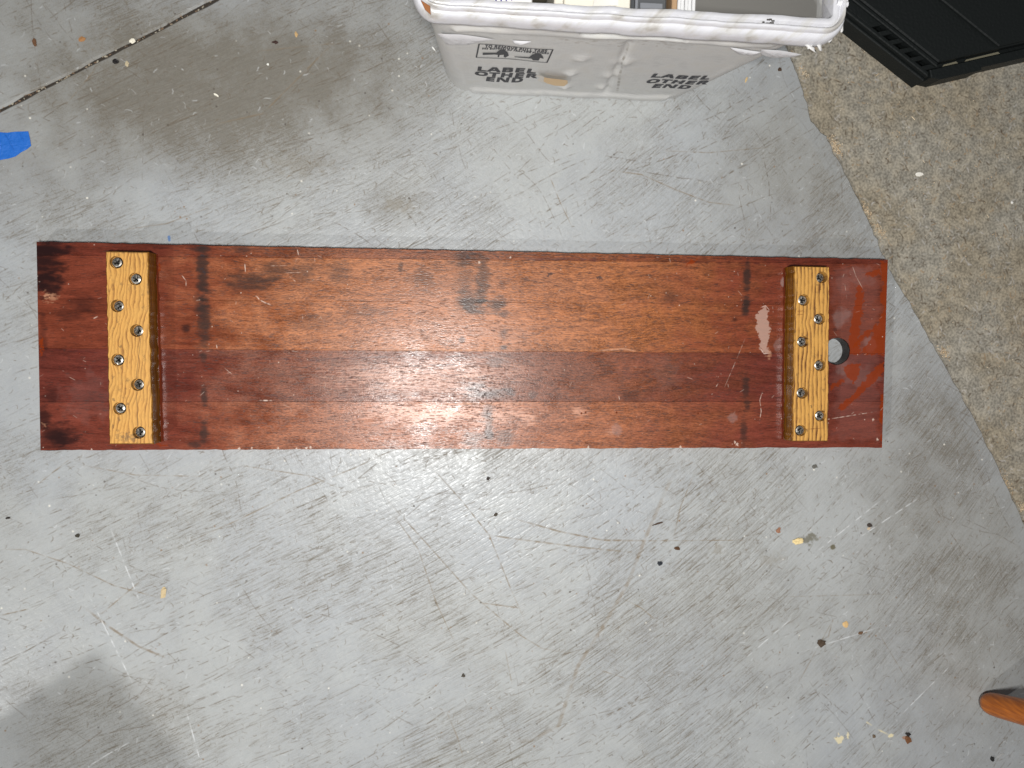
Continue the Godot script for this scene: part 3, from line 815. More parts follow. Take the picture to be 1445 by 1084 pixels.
func cleat_surface(right: bool) -> StandardMaterial3D:
	var s := Surface.new(224, 1024, 61 if right else 62)
	var n_slow := noise(63 if right else 64, 1.0, 3)
	var n_fine := noise(65, 1.0, 3)
	var pale := lin(214, 160, 80)
	var dark := lin(94, 54, 20) if right else lin(132, 84, 30)
	var i := 0
	for y in 1024:
		for x in 224:
			var bend := n_slow.get_noise_2d(x * 0.006, y * 0.0035) * (7.0 if right else 17.0)
			if right:                                     # the grain swerves round a small knot
				bend += 14.0 * exp(-pow((y - 330.0) / 34.0, 2.0) - pow((x - 90.0) / 34.0, 2.0))
			var ph := (x + bend + y * (0.016 if right else 0.10)) / (24.0 if right else 20.0)
			var wv := ph - floorf(ph)
			var ring := pow(wv, 1.7) * (1.0 - smoothstep(0.84, 1.0, wv)) * 1.25
			ring *= 0.75 + 0.5 * n_slow.get_noise_2d(floor(ph) * 7.3, y * 0.004)
			var f := n_fine.get_noise_2d(x * 0.3, y * 0.03)
			var blot := n_slow.get_noise_2d(x * 0.012 + 70.0, y * 0.009)
			var t := clampf(ring * (1.2 if right else 0.95) + f * 0.24 + blot * 0.25, 0.0, 1.0)
			var c := pale.lerp(dark, t)
			var v := 1.0 + f * 0.18 + blot * 0.16
			s.r[i] = c.r * v; s.g[i] = c.g * v; s.b[i] = c.b * v
			s.ro[i] = 0.5 + f * 0.1
			s.he[i] = 0.55 - ring * 0.14 + f * 0.12
			i += 1
	for k in 500:                                         # dark flecks along the grain
		var p := Vector2(rng.randf() * 224, rng.randf() * 1024)
		s.line(PackedVector2Array([p, p + Vector2(rng.randfn(0, 1.5), rng.randf_range(4, 22))]), rng.randf_range(0.9, 2.2), lin(86, 56, 26), rng.randf_range(0.15, 0.5), 0.7, -0.1)
	for k in 60:
		s.blob(Vector2(rng.randf() * 224, rng.randf() * 1024), Vector2(rng.randf_range(3, 11), rng.randf_range(4, 16)), lin(70, 50, 28), rng.randf_range(0.2, 0.55), 0.7, -0.05, Vector2(0.09, 0.06), 0.8, 0.7)
	if right:
		s.line(PackedVector2Array([Vector2(48, 955), Vector2(120, 950), Vector2(196, 945)]), 6, lin(100, 44, 20), 0.7, 0.5, 0.0, 0.4)
		s.line(PackedVector2Array([Vector2(20, 262), Vector2(64, 258)]), 5, lin(120, 66, 26), 0.6, 0.5)
		s.line(PackedVector2Array([Vector2(18, 282), Vector2(64, 278)]), 5, lin(120, 66, 26), 0.6, 0.5)
		s.line(PackedVector2Array([Vector2(2, 60), Vector2(8, 140), Vector2(3, 200)]), 9, lin(84, 60, 40), 0.5, 0.6)
		s.line(PackedVector2Array([Vector2(223, 700), Vector2(216, 1000)]), 9, lin(84, 60, 40), 0.5, 0.6)
	else:
		s.line(PackedVector2Array([Vector2(178, 430), Vector2(150, 620), Vector2(140, 700), Vector2(146, 820), Vector2(146, 1020)]), 2.4, lin(60, 36, 16), 0.85, 0.7, -0.3, 0.0, false)
		s.line(PackedVector2Array([Vector2(140, 430), Vector2(142, 446), Vector2(158, 448), Vector2(164, 436)]), 4, lin(110, 66, 20), 0.8, 0.6, -0.2)
		s.blob(Vector2(100, 985), Vector2(70, 26), lin(80, 66, 50), 0.55, 0.7, 0.0, Vector2(0.03, 0.05), 0.8, 0.8)
		s.line(PackedVector2Array([Vector2(0, 4), Vector2(224, 4)]), 12, lin(86, 64, 34), 0.6, 0.7, 0.0, 0.6)
		s.line(PackedVector2Array([Vector2(222, 20), Vector2(216, 200), Vector2(221, 330)]), 12, lin(76, 58, 36), 0.55, 0.7, 0.0, 0.5)
		s.line(PackedVector2Array([Vector2(30, 130), Vector2(38, 240)]), 12, lin(112, 74, 34), 0.5, 0.7, 0.0, 0.8)
	return worked(s, 0.00014)

func cleat(root: Node3D, corner: Array, holes: Array, right: bool, sunk: Array) -> void:
	var top := BOARD_T + 0.0212
	var c := []
	for q in corner: c.append(at(q[0], q[1], top) - root.position)
	var mid: Vector3 = (c[0] + c[1] + c[2] + c[3]) / 4
	var o := Node3D.new()
	o.name = "cleat"
	root.add_child(o, true)
	o.position = Vector3(mid.x, BOARD_T, mid.z)
	tag(o, "pale striped cleat beside the round hole" if right else "golden cleat with slanting grain and a long crack")
	for i in 4: c[i] = Vector3(c[i].x - mid.x, top - BOARD_T, c[i].z - mid.z)
	var hs := []
	for q in holes:
		var p := at(q[0], q[1], top) - root.position
		hs.append(Vector2(p.x - mid.x, p.z - mid.z))
	var h := top - BOARD_T
	var bev := 0.0009
	var r := 0.0066
	var surf := cleat_surface(right)
	var face := Build.new()
	var z0: float = c[0].z
	var z1: float = c[3].z
	face.uv_of = func(p: Vector3) -> Vector2:
		var t := (p.z - z0) / (z1 - z0)
		var xl := lerpf(c[0].x, c[3].x, t)
		var xr := lerpf(c[1].x, c[2].x, t)
		return Vector2(clampf((p.x - xl) / (xr - xl), 0.004, 0.996), clampf(t, 0.002, 0.998))
	# the upper face in strips, one bored hole in each; its outline wanders a little
	var n := noise(71 if right else 72, 1.0, 3)
	var side := func(z: float, s: int) -> Vector2:
		var t := (z - z0) / (z1 - z0)
		var wander := n.get_noise_2d(z * 90.0, s * 7.0) * 0.0007
		return Vector2(lerpf(c[0].x, c[3].x, t) + bev + wander, z) if s == 0 else Vector2(lerpf(c[1].x, c[2].x, t) - bev + wander, z)
	var cuts := [z0 + bev]
	for i in 7: cuts.append((hs[i].y + hs[i + 1].y) / 2)
	cuts.append(z1 - bev)
	var rim_l := PackedVector2Array()
	var rim_r := PackedVector2Array()
	for k in 8:
		var outline := PackedVector2Array()
		var m := 9
		for i in m: outline.append(side.call(lerpf(cuts[k + 1], cuts[k], i / float(m - 1)), 0))
		for i in m: outline.append(side.call(lerpf(cuts[k], cuts[k + 1], i / float(m - 1)), 1))
		for i in range(m - 1, -1, -1): rim_l.append(outline[i])
		for i in m: rim_r.append(outline[m + i])
		# extra points on the short ends, so that the fan round the hole stays even
		var full := PackedVector2Array()
		for i in outline.size():
			full.append(outline[i])
			var nx := outline[(i + 1) % outline.size()]
			if outline[i].distance_to(nx) > 0.015:
				for t in 7: full.append(outline[i].lerp(nx, (t + 1) / 8.0))
		var ctr: Vector2 = hs[k]
		for i in full.size():
			var p := full[i]
			var q := full[(i + 1) % full.size()]
			var a := ctr + (p - ctr).normalized() * r
			var b := ctr + (q - ctr).normalized() * r
			face.quad(Vector3(p.x, h, p.y), Vector3(q.x, h, q.y), Vector3(b.x, h, b.y), Vector3(a.x, h, a.y), Vector3.UP)
			var dep: float = sunk[k] * 0.001 + 0.0022
			var inw := ctr - (a + b) / 2
			face.quad(Vector3(a.x, h, a.y), Vector3(b.x, h, b.y), Vector3(b.x, h - dep, b.y), Vector3(a.x, h - dep, a.y), Vector3(inw.x, 0, inw.y))
			face.tri(Vector3(a.x, h - dep, a.y), Vector3(b.x, h - dep, b.y), Vector3(ctr.x, h - dep, ctr.y), Vector3.UP)
	put("top_face", face.done(), surf, o)
	# the stained sides, with a small chamfer to the upper face
	var body := Build.new()
	var loop := PackedVector2Array()
	for i in rim_r.size(): loop.append(rim_r[i])
	for i in range(rim_l.size() - 1, -1, -1): loop.append(rim_l[i])
	var clean := PackedVector2Array()
	for p in loop:
		if clean.is_empty() or clean[clean.size() - 1].distance_to(p) > 1e-5: clean.append(p)
	for i in clean.size():
		var p := clean[i]
		var q := clean[(i + 1) % clean.size()]
		var nn := Vector2(q.y - p.y, -(q.x - p.x))
		if nn.dot((p + q) / 2) < 0: nn = -nn
		var pp := p + p_out(p, z0, z1, bev, c)
		var qq := q + p_out(q, z0, z1, bev, c)
		var out3 := Vector3(nn.x, 0, nn.y)
		body.quad(Vector3(p.x, h, p.y), Vector3(q.x, h, q.y), Vector3(qq.x, h - bev, qq.y), Vector3(pp.x, h - bev, pp.y), out3 + Vector3.UP * nn.length())
		var pf := pp * 1.0 + p_out(p, z0, z1, 0.0004, c)
		var qf := qq * 1.0 + p_out(q, z0, z1, 0.0004, c)
		body.quad(Vector3(pp.x, h - bev, pp.y), Vector3(qq.x, h - bev, qq.y), Vector3(qf.x, 0.0, qf.y), Vector3(pf.x, 0.0, pf.y), out3)
	var stain := plain(lin(160, 108, 28), 0.35)
	var streak := NoiseTexture2D.new()
	streak.width = 128; streak.height = 512
	streak.noise = noise(73, 0.02, 4)
	var ramp := Gradient.new()
	ramp.set_color(0, Color(0.45, 0.42, 0.4)); ramp.set_color(1, Color(1, 1, 1))
	streak.color_ramp = ramp
	stain.albedo_texture = streak
	stain.uv1_triplanar = true
	stain.uv1_scale = Vector3(30, 30, 6)
	put("side_face", body.done(), stain, o)
	# a bead of varnish along the foot of the cleat
	var bead := Build.new(true)
	var s := -1.0 if right else 1.0
	var last := []
	for i in 61:
		var t := i / 60.0
		var a: Vector2 = Vector2(lerpf(c[1].x, c[2].x, t) + 0.0005, lerpf(z0, z1, t)) if not right else Vector2(lerpf(c[0].x, c[3].x, t) - 0.0005, lerpf(z0, z1, t))
		var wd := 0.0018 + 0.0010 * n.get_noise_1d(t * 14.0) + (0.0012 * t if not right else 0.0004)
		var now := []
		for j in 6:
			var ang := j / 5.0 * PI / 2
			now.append(Vector3(a.x + s * wd * (1.0 - cos(PI / 2 - ang)) , wd * 0.6 * (1.0 - sin(ang)) + 0.00015, a.y))
		if last:
			for j in 5: bead.quad(last[j], now[j], now[j + 1], last[j + 1], Vector3(s, 1, 0))
		last = now
	put("varnish_bead", bead.done(), plain(lin(104, 44, 26), 0.06), o)
	# screws, sunk to different depths
	for k in 8:
		var sc := put("screw", screw_mesh(), screw_mats[rng.randi() % screw_mats.size()], o, Vector3(hs[k].x, h - sunk[k] * 0.001, hs[k].y))
		sc.rotation = Vector3(rng.randfn(0, 0.03), rng.randf() * TAU, rng.randfn(0, 0.03))

func p_out(p: Vector2, z0: float, z1: float, by: float, c: Array) -> Vector2:
	var v := Vector2.ZERO
	var t := (p.y - z0) / (z1 - z0)
	var xl := lerpf(c[0].x, c[3].x, t)
	var xr := lerpf(c[1].x, c[2].x, t)
	if absf(p.x - xl) < 0.003: v.x = -by
	if absf(p.x - xr) < 0.003: v.x = by
	if absf(p.y - z0) < 0.0011: v.y = -by
	if absf(p.y - z1) < 0.0011: v.y = by
	return v

var screw_shape: ArrayMesh
var screw_mats: Array = []
func screw_mesh() -> ArrayMesh:                           # a pan head with a cross recess
	if screw_shape: return screw_shape
	var grime := Image.create(96, 96, false, Image.FORMAT_RGB8)
	var gn := noise(75, 0.05, 3)
	for y in 96:
		for x in 96:
			var p := Vector2(x - 47.5, y - 47.5) / 46.0
			var d := minf(absf(p.x), absf(p.y))
			var e := maxf(absf(p.x), absf(p.y))
			var v := 0.85 + gn.get_noise_2d(x, y) * 0.5
			if d < 0.13 and e < 0.6: v = 0.08  # recess shade painted in over the grime
			if p.length() > 0.86: v *= 0.5
			grime.set_pixel(x, y, Color(v, v * 0.97, v * 0.92).clamp())
	var gt := ImageTexture.create_from_image(grime)
	for q in [[0.52, 0.30], [0.43, 0.34], [0.35, 0.38]]:
		var sm := plain(Color(q[0], q[0] * 0.98, q[0] * 0.95), q[1], 0.6)
		sm.albedo_texture = gt
		screw_mats.append(sm)
	var b := Build.new()
	var rad := 0.0055
	b.uv_of = func(p: Vector3) -> Vector2: return Vector2(p.x / rad * 0.485 + 0.5, p.z / rad * 0.485 + 0.5)
	var rings := 16
	var seg := 48
	var f := func(i: int, j: int) -> Vector3:
		var rr := rad * i / float(rings)
		var a := j / float(seg) * TAU
		var x := cos(a) * rr
		var z := sin(a) * rr
		var y := 0.0016 * sqrt(maxf(0.0, 1.0 - pow(rr / rad, 2.6)))
		var d := minf(absf(x), absf(z))
		var e := maxf(absf(x), absf(z))
		if d < 0.0008 and e < 0.0033: y -= lerpf(0.0022, 0.0006, e / 0.0033)
		elif d < 0.0011 and e < 0.0017: y -= 0.0012
		return Vector3(x, y, z)
	for i in rings:
		for j in seg:
			if i == 0: b.tri(f.call(0, 0), f.call(1, j), f.call(1, j + 1), Vector3.UP)
			else: b.quad(f.call(i, j), f.call(i + 1, j), f.call(i + 1, j + 1), f.call(i, j + 1), Vector3.UP)
	for j in seg:                                         # rim and the shank's top
		var p: Vector3 = f.call(rings, j)
		var q: Vector3 = f.call(rings, j + 1)
		b.quad(p, q, q + Vector3(0, -0.0018, 0), p + Vector3(0, -0.0018, 0), p)
	screw_shape = b.done()
	return screw_shape

# ------------------------------------------------------------------ the plastic tote
const TB := 0.004                                         # thickness of its floor
const WALL_H := 0.236
func rounded(lo: Vector2, hi: Vector2, r: float, dense: int, sparse: int) -> PackedVector2Array:
	# from the front left corner along the front to the right, then round the back; the front (hi.y) is sampled densely
	var p := PackedVector2Array()
	for i in dense + 1: p.append(Vector2(lerpf(lo.x + r, hi.x - r, i / float(dense)), hi.y))
	for i in range(1, 8): p.append(Vector2(hi.x - r, hi.y - r) + Vector2.from_angle(PI / 2 - i / 8.0 * PI / 2) * r)
	for i in sparse + 1: p.append(Vector2(hi.x, lerpf(hi.y - r, lo.y + r, i / float(sparse))))
	for i in range(1, 8): p.append(Vector2(hi.x - r, lo.y + r) + Vector2.from_angle(-i / 8.0 * PI / 2) * r)
	for i in sparse + 1: p.append(Vector2(lerpf(hi.x - r, lo.x + r, i / float(sparse)), lo.y))
	for i in range(1, 8): p.append(Vector2(lo.x + r, lo.y + r) + Vector2.from_angle(-PI / 2 - i / 8.0 * PI / 2) * r)
	for i in sparse + 1: p.append(Vector2(lo.x, lerpf(lo.y + r, hi.y - r, i / float(sparse))))
	for i in range(1, 8): p.append(Vector2(lo.x + r, hi.y - r) + Vector2.from_angle(PI - i / 8.0 * PI / 2) * r)
	return p

const T_LO0 := Vector2(0.006, -0.640); const T_HI0 := Vector2(0.286, -0.2865)   # foot of the tote: back left, front right
const T_LO1 := Vector2(-0.013, -0.664); const T_HI1 := Vector2(0.320, -0.2665)  # its top

func wall_hit(px: float, py: float) -> Vector3:           # where a sight line meets the front wall
	var d := way(px, py)
	var p0 := Vector3(0, 0, T_HI0.y)
	var nn := Vector3(0, -(T_HI1.y - T_HI0.y), WALL_H)
	return EYE + d * ((p0 - EYE).dot(nn) / d.dot(nn))

var dent_at: Array = []
func dent(x: float, y: float) -> float:                   # how far the front wall stands proud (+) or is pressed in (-)
	if dent_at.is_empty():
		for q in [[821, 83, 7, 4], [806, 103, 6, 4], [797, 122, 5, 4], [880, 87, 9, 4], [862, 106, 8, 4], [850, 123, 6, 4]]:
			var c := wall_hit(q[0], q[1])
			dent_at.append([c.x, c.y, q[2] * 0.0011, q[3] * 0.0008])
	var s := 0.0
	for q in dent_at:
		var dx: float = (x - q[0]) / q[2]
		var dy: float = (y - q[1]) / (q[2] * 1.3)
		s += q[3] * exp(-(dx * dx + dy * dy) * 1.2)
	var fold := 0.168 + (0.17 - y) * 0.10                 # the crease down the middle
	s -= 0.0030 * exp(-pow((x - fold) / 0.0035, 2.0)) * smoothstep(0.005, 0.03, y) * (1.0 - smoothstep(0.185, 0.2, y))
	var roll := 0.208 + 0.004 * sin(x * 40.0)              # the puckered roll under the rim
	s += 0.0038 * exp(-pow((y - roll) / 0.006, 2.0)) * (0.4 + 0.6 * clampf(sin(x * 31.0 + 1.2) + 0.5, 0.0, 1.0))
	var slot := smoothstep(0.118, 0.124, x) * (1.0 - smoothstep(0.206, 0.212, x))
	s -= 0.013 * slot * exp(-pow((y - 0.213) / 0.0036, 4.0))
	s += 0.003 * (1.0 - smoothstep(0.006, 0.016, y))
	s += 0.0005 * sin(x * 90.0 + y * 40.0)
	return s

func tote() -> void:
	var root := thing("plastic_tote", Vector3.ZERO)
	tag(root, "battered whitish plastic tote standing open above the board", "tote")
	var s := Surface.new(1024, 512, 81)                    # front wall x 0..0.33, y 0..0.24 and, mirrored, the rest
	var n0 := noise(82, 0.012, 4)
	var n1 := noise(83, 1.0, 3)
	var k := 0
	for y in 512:
		for x in 1024:
			var cl := n0.get_noise_2d(x, y)
			var st := n1.get_noise_2d((x + y * 0.7) * 0.012, (y - x * 0.15) * 0.16)
			var flute := sin(x * TAU / 9.0) * 0.004
			var v := 1.0 + cl * 0.10 + st * 0.10 + flute
			var dirt := clampf(cl * 0.5 + st * 0.3, 0.0, 0.5)
			s.r[k] = 0.55 * v - dirt * 0.10
			s.g[k] = 0.548 * v - dirt * 0.11
			s.b[k] = 0.535 * v - dirt * 0.14
			s.ro[k] = 0.34 + dirt * 0.4
			s.he[k] = 0.5 + cl * 0.1 + st * 0.06 + flute * 5.0
			k += 1
	var tx := func(x: float, y: float) -> Vector2: return Vector2((x + 0.02) / 0.36 * 1024.0, (0.25 - y) / 0.25 * 512.0)
	var fold := PackedVector2Array()
	for i in 12:
		var y := lerpf(0.195, 0.01, i / 11.0)
		fold.append(tx.call(0.168 + (0.17 - y) * 0.10, y))
	s.line(fold, 9.0, lin(96, 84, 62), 0.55, 0.6, 0.0, 0.3)
	for i in 60:                                          # grime under the rim, near the slot
		var p: Vector2 = tx.call(rng.randf_range(0.1, 0.23), rng.randf_range(0.182, 0.202))
		s.blob(p, Vector2(rng.randf_range(4, 16), rng.randf_range(2, 6)), lin(120, 106, 84), rng.randf_range(0.1, 0.35), 0.6, 0.0, Vector2(0.05, 0.08), 0.8, 0.8)
	var mat := worked(s, 0.0004)
	mat.texture_repeat = true
	# body: outer and inner skin
	var b := Build.new(true)
	b.uv_of = func(p: Vector3) -> Vector2: return Vector2((p.x + p.z + 0.2725 + 0.02) / 0.36, (0.25 - p.y) / 0.25)
	var levels := 96
	var loops := []
	for i in levels + 1:
		var t := i / float(levels)
		var y := t * WALL_H
		var r := rounded(T_LO0.lerp(T_LO1, t), T_HI0.lerp(T_HI1, t), lerpf(0.026, 0.016, t), 190, 14)
		var lp := PackedVector3Array()
		for j in r.size():
			var p := Vector3(r[j].x, y + 0.0008, r[j].y)
			if j <= 190:
				var fade := smoothstep(0.0, 0.03, minf(j, 190 - j) / 190.0)
				p.z += dent(p.x, y) * fade
			lp.append(p)
		loops.append(lp)
	var m: int = loops[0].size()
	var ctr := Vector3(0.15, 0.12, -0.46)
	for i in levels:
		for j in m:
			var a: Vector3 = loops[i][j]
			b.quad(a, loops[i][(j + 1) % m], loops[i + 1][(j + 1) % m], loops[i + 1][j], Vector3(a.x - ctr.x, 0, a.z - ctr.z) if j > 190 else Vector3(0, 0, 1))
	put("body", b.done(), mat, root)
	var inn := Build.new(true)
	inn.uv_of = b.uv_of
	var lo := rounded(T_LO0 + Vector2(0.004, 0.004), T_HI0 - Vector2(0.004, 0.004), 0.02, 20, 14)
	var hi := rounded(T_LO1 + Vector2(0.004, 0.004), T_HI1 - Vector2(0.004, 0.004), 0.012, 20, 14)
	for j in lo.size():
		var q := (j + 1) % lo.size()
		var d := Vector3(ctr.x - lo[j].x, 0, ctr.z - lo[j].y)
		inn.quad(Vector3(lo[j].x, TB, lo[j].y), Vector3(lo[q].x, TB, lo[q].y), Vector3(hi[q].x, WALL_H, hi[q].y), Vector3(hi[j].x, WALL_H, hi[j].y), d)
		inn.tri(Vector3(lo[j].x, TB, lo[j].y), Vector3(lo[q].x, TB, lo[q].y), Vector3(ctr.x, TB, ctr.z), Vector3.UP)
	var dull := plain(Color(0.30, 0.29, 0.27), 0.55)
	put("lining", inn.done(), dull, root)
	# rim: a ridged collar, broad in front and narrower at the sides
	var prof := [[0.0, 0.228], [0.0, 0.2490], [0.05, 0.2504], [0.40, 0.2496], [0.43, 0.2484], [0.46, 0.2500], [0.52, 0.2532], [0.60, 0.2540], [0.68, 0.2528], [0.71, 0.2490], [0.73, 0.2476], [0.77, 0.2478], [0.92, 0.2440], [0.98, 0.2405], [1.0, 0.2350], [0.98, 0.2310], [0.90, 0.2300], [0.5, 0.2295]]
	var rim := Build.new(true)
	rim.uv_of = b.uv_of
	var rl := []
	var wob := noise(84, 18.0, 3)
	for q in prof:
		var t: float = q[0]
		var r := rounded(Vector2(lerpf(-0.006, -0.022, t), lerpf(-0.650, -0.678, t)), Vector2(lerpf(0.3235, 0.3375, t), lerpf(-0.2755, -0.2590, t)), lerpf(0.004, 0.021, t), 110, 30)
		var lp := PackedVector3Array()
		for p in r:
			var w := Vector3(wob.get_noise_2d(p.x, q[1] * 3.0), wob.get_noise_2d(p.x + 4.0, p.y), wob.get_noise_2d(p.x + 9.0, q[1])) * 0.0008
			if p.y > -0.4: w.z += lerpf(-0.0032, 0.0008, clampf(p.x / 0.32, 0.0, 1.0)) * t
			lp.append(Vector3(p.x, q[1], p.y) + w)
		rl.append(lp)
	for i in prof.size() - 1:
		for j in rl[0].size():
			var q: int = (j + 1) % rl[0].size()
			var a: Vector3 = rl[i][j]
			var c: Vector3 = rl[i + 1][j]
			var side := Vector3(a.x - ctr.x, 0, (a.z - ctr.z) * 0.8).normalized()
			var slope := c - a
			var out := Vector3.UP if i > 1 and i < 13 else (side if i >= 13 and i < 15 else (-side if i < 2 else Vector3.DOWN))
			rim.quad(a, rl[i][q], rl[i + 1][q], c, out)
	var white := plain(Color(0.62, 0.62, 0.64), 0.3)
	var worn := NoiseTexture2D.new()                      # scuffs and grime rubbed into the plastic
	worn.width = 512; worn.height = 512; worn.seamless = true
	worn.noise = noise(86, 0.012, 5)
	var tint := Gradient.new()
	tint.set_color(0, Color(0.80, 0.78, 0.74)); tint.set_color(1, Color(1, 1, 1))
	tint.add_point(0.30, Color(0.94, 0.935, 0.92))
	tint.add_point(0.5, Color(0.97, 0.97, 0.98))
	worn.color_ramp = tint
	white.albedo_texture = worn
	white.uv1_scale = Vector3(2, 1.3, 1)
	white.heightmap_enabled = true
	var rn := NoiseTexture2D.new()
	rn.width = 512; rn.height = 256
	rn.seamless = true
	rn.noise = noise(85, 0.02, 4)
	white.heightmap_texture = rn
	white.heightmap_scale = 0.03
	put("rim", rim.done(), white, root)
	# fluted edge of the right-hand wall's fold, cut open along the rim
	var fl := Build.new(true)
	for i in 34:
		var z := -0.288 - i * 0.0048
		for j in 10:
			var a0 := j / 10.0 * PI
			var a1 := (j + 1) / 10.0 * PI
			fl.quad(Vector3(0.3255, 0.2505 + sin(a0) * 0.0026, z + cos(a0) * 0.0024), Vector3(0.3365, 0.2475 + sin(a0) * 0.0026, z + cos(a0) * 0.0024), Vector3(0.3365, 0.2475 + sin(a1) * 0.0026, z + cos(a1) * 0.0024), Vector3(0.3255, 0.2505 + sin(a1) * 0.0026, z + cos(a1) * 0.0024), Vector3(0, sin(a0 + 0.15), cos(a0 + 0.15)))
	put("fluted_edge", fl.done(), plain(Color(0.78, 0.78, 0.80), 0.3), root)
	# torn flaps of white plastic hanging under the rim
	for q in [[[1028, 66], [1058, 70], [1074, 72], [1068, 76], [1040, 74]], [[1073, 68], [1100, 71], [1131, 77], [1122, 80], [1088, 80], [1074, 76]], [[617, 46], [650, 48], [698, 56], [662, 62], [630, 61]], [[723, 56], [750, 57], [735, 60], [725, 60]]]:
		flap(root, q, plain(Color(0.6, 0.6, 0.62), 0.35))
	# lettering and marks
	var ink := plain(Color(0.035, 0.036, 0.042), 0.6)
	for q in [["LABEL", 673.5, 99.3, 755.5, 104.0, 93.4], ["OTHER", 669.5, 106.2, 757.5, 110.9, 100.3], ["END", 685.5, 114.2, 736.5, 116.2, 108.1], ["LABEL", 917.7, 109.7, 999.5, 112.0, 104.6], ["OTHER", 910.0, 117.4, 997.0, 118.7, 112.2], ["END", 919.0, 124.1, 971.0, 125.1, 119.0]]:
		word(root, q[0], wall_hit(q[1], q[2]), wall_hit(q[3], q[4]), wall_hit(q[1] + 2.0, q[5]), ink)
	word(root, "TO REMOVE PULL TABS", wall_hit(684, 67.5), wall_hit(771, 73.6), wall_hit(685, 63.8), ink)
	word(root, "SEE BOTTOM OF TRAY FOR PLACARD", wall_hit(680, 69.6), wall_hit(774, 76.0), wall_hit(680.4, 67.6), ink)
	var frame := [wall_hit(676, 62.3), wall_hit(780, 70), wall_hit(771.5, 87.7), wall_hit(672, 80.4)]
	var fb := Build.new()
	for i in 4: ribbon(fb, frame[i], frame[(i + 1) % 4], 0.0007)
	put("printed_frame", fb.done(), ink, root)
	# two printed figures pulling at a placard
	figure(root, [[681, 74.2], [700, 75.0], [705, 71.0], [711, 70.6], [716, 74.0], [718, 79.0], [713.5, 81.6], [710.5, 80.9], [711, 77.6], [705, 78.2], [704, 81.0], [702, 80.6], [702.5, 77.8], [699, 77.2], [681, 77.0]], ink)
	figure(root, [[726, 80.1], [746, 80.4], [751, 76.2], [757, 74.6], [763, 75.4], [766, 79.0], [767, 82.0], [762, 80.6], [760, 84.6], [752, 84.4], [750, 82.2], [726, 81.0]], ink)
	# a torn scrap of tan tape over the left print
	figure(root, [[768, 103.5], [775, 104.5], [788, 105.6], [801, 106.8], [801, 112], [796, 115.8], [783, 115.3], [772, 112.5], [767, 109.5]], plain(lin(214, 186, 146), 0.7), "tape_scrap", 0.0040)
	figure(root, [[755, 102.4], [765, 102.8], [770, 105.5], [769, 110], [776, 113.2], [766, 112.8], [758, 109.6], [762, 106.4]], plain(lin(208, 203, 194), 0.7), "paper_scrap", 0.0030)
	var smear := Build.new()
	for i in 7:
		var p := at(1083 + rng.randfn(0, 4), 30 + rng.randfn(0, 3), 0.2505)
		smear.box(p + Vector3(-0.0008, 0.0003, -0.0007), p + Vector3(rng.randf_range(0.0006, 0.003), 0.0008, 0.0006), 0.0002)
	put("grime", smear.done(), plain(Color(0.06, 0.055, 0.05), 0.8), root)
	var rag := Build.new(true)
	for i in 9:
		var p := at(lerpf(1186, 1146, i / 8.0) + rng.randfn(0, 3), lerpf(38, 64, i / 8.0) + rng.randfn(0, 2), 0.236)
		var q := crumb(300 + i, 0.5)
		rag.st.append_from(q, 0, Transform3D(Basis(Vector3.UP, rng.randf() * TAU) * Basis.from_scale(Vector3(rng.randf_range(0.008, 0.016), 0.0012, rng.randf_range(0.003, 0.005))), p))
	put("ragged_edge", rag.done(), plain(Color(0.56, 0.55, 0.54), 0.5), root)
	# brown-stained board end showing at the left of the rim
	var rust := Build.new()
	rust.slab(PackedVector2Array([flat(594, 6, 0.249), flat(607, 14, 0.249), flat(608, 26, 0.249), flat(600, 19, 0.249)]), 0.2555, 0.2565, 0.0003)
	put("stained_corner", rust.done(), plain(lin(140, 88, 48), 0.8), root)

func on_wall(x: float, y: float, proud: float) -> Vector3:
	var t := y / WALL_H
	return Vector3(x, y + 0.0008 - proud * 0.12, lerpf(T_HI0.y, T_HI1.y, t) + dent(x, y) + proud)

func word(root: Node3D, text: String, p0: Vector3, p1: Vector3, p_top: Vector3, mat: Material) -> void:
	var tm := TextMesh.new()
	var plain_font := SystemFont.new()
	plain_font.font_names = PackedStringArray(["Droid Sans"])
	plain_font.font_weight = 700
	var f := FontVariation.new()
	f.base_font = plain_font
	f.variation_embolden = 0.5 if text.length() < 8 else 0.0
	tm.font = f
	tm.text = text
	tm.font_size = 64
	tm.pixel_size = 0.01
	tm.depth = 0.01
	tm.curve_step = 1.0
	var arr := tm.get_mesh_arrays()
	var v: PackedVector3Array = arr[Mesh.ARRAY_VERTEX]
	var lo := v[0]
	var hi := v[0]
	for p in v:
		lo = lo.min(p); hi = hi.max(p)
	var out := PackedVector3Array()
	for p in v:
		var a := (p.x - lo.x) / (hi.x - lo.x)
		var c := (p.y - lo.y) / (hi.y - lo.y)
		var x := lerpf(p0.x, p1.x, a)
		var y := lerpf(p0.y, p1.y, a) + c * (p_top.y - p0.y)
		out.append(on_wall(x, y, 0.0003 + (0.0002 if p.z > (lo.z + hi.z) / 2 else 0.0)))
	arr[Mesh.ARRAY_VERTEX] = out
	var am := ArrayMesh.new()
	am.add_surface_from_arrays(Mesh.PRIMITIVE_TRIANGLES, arr)
	put("lettering", am, mat, root)

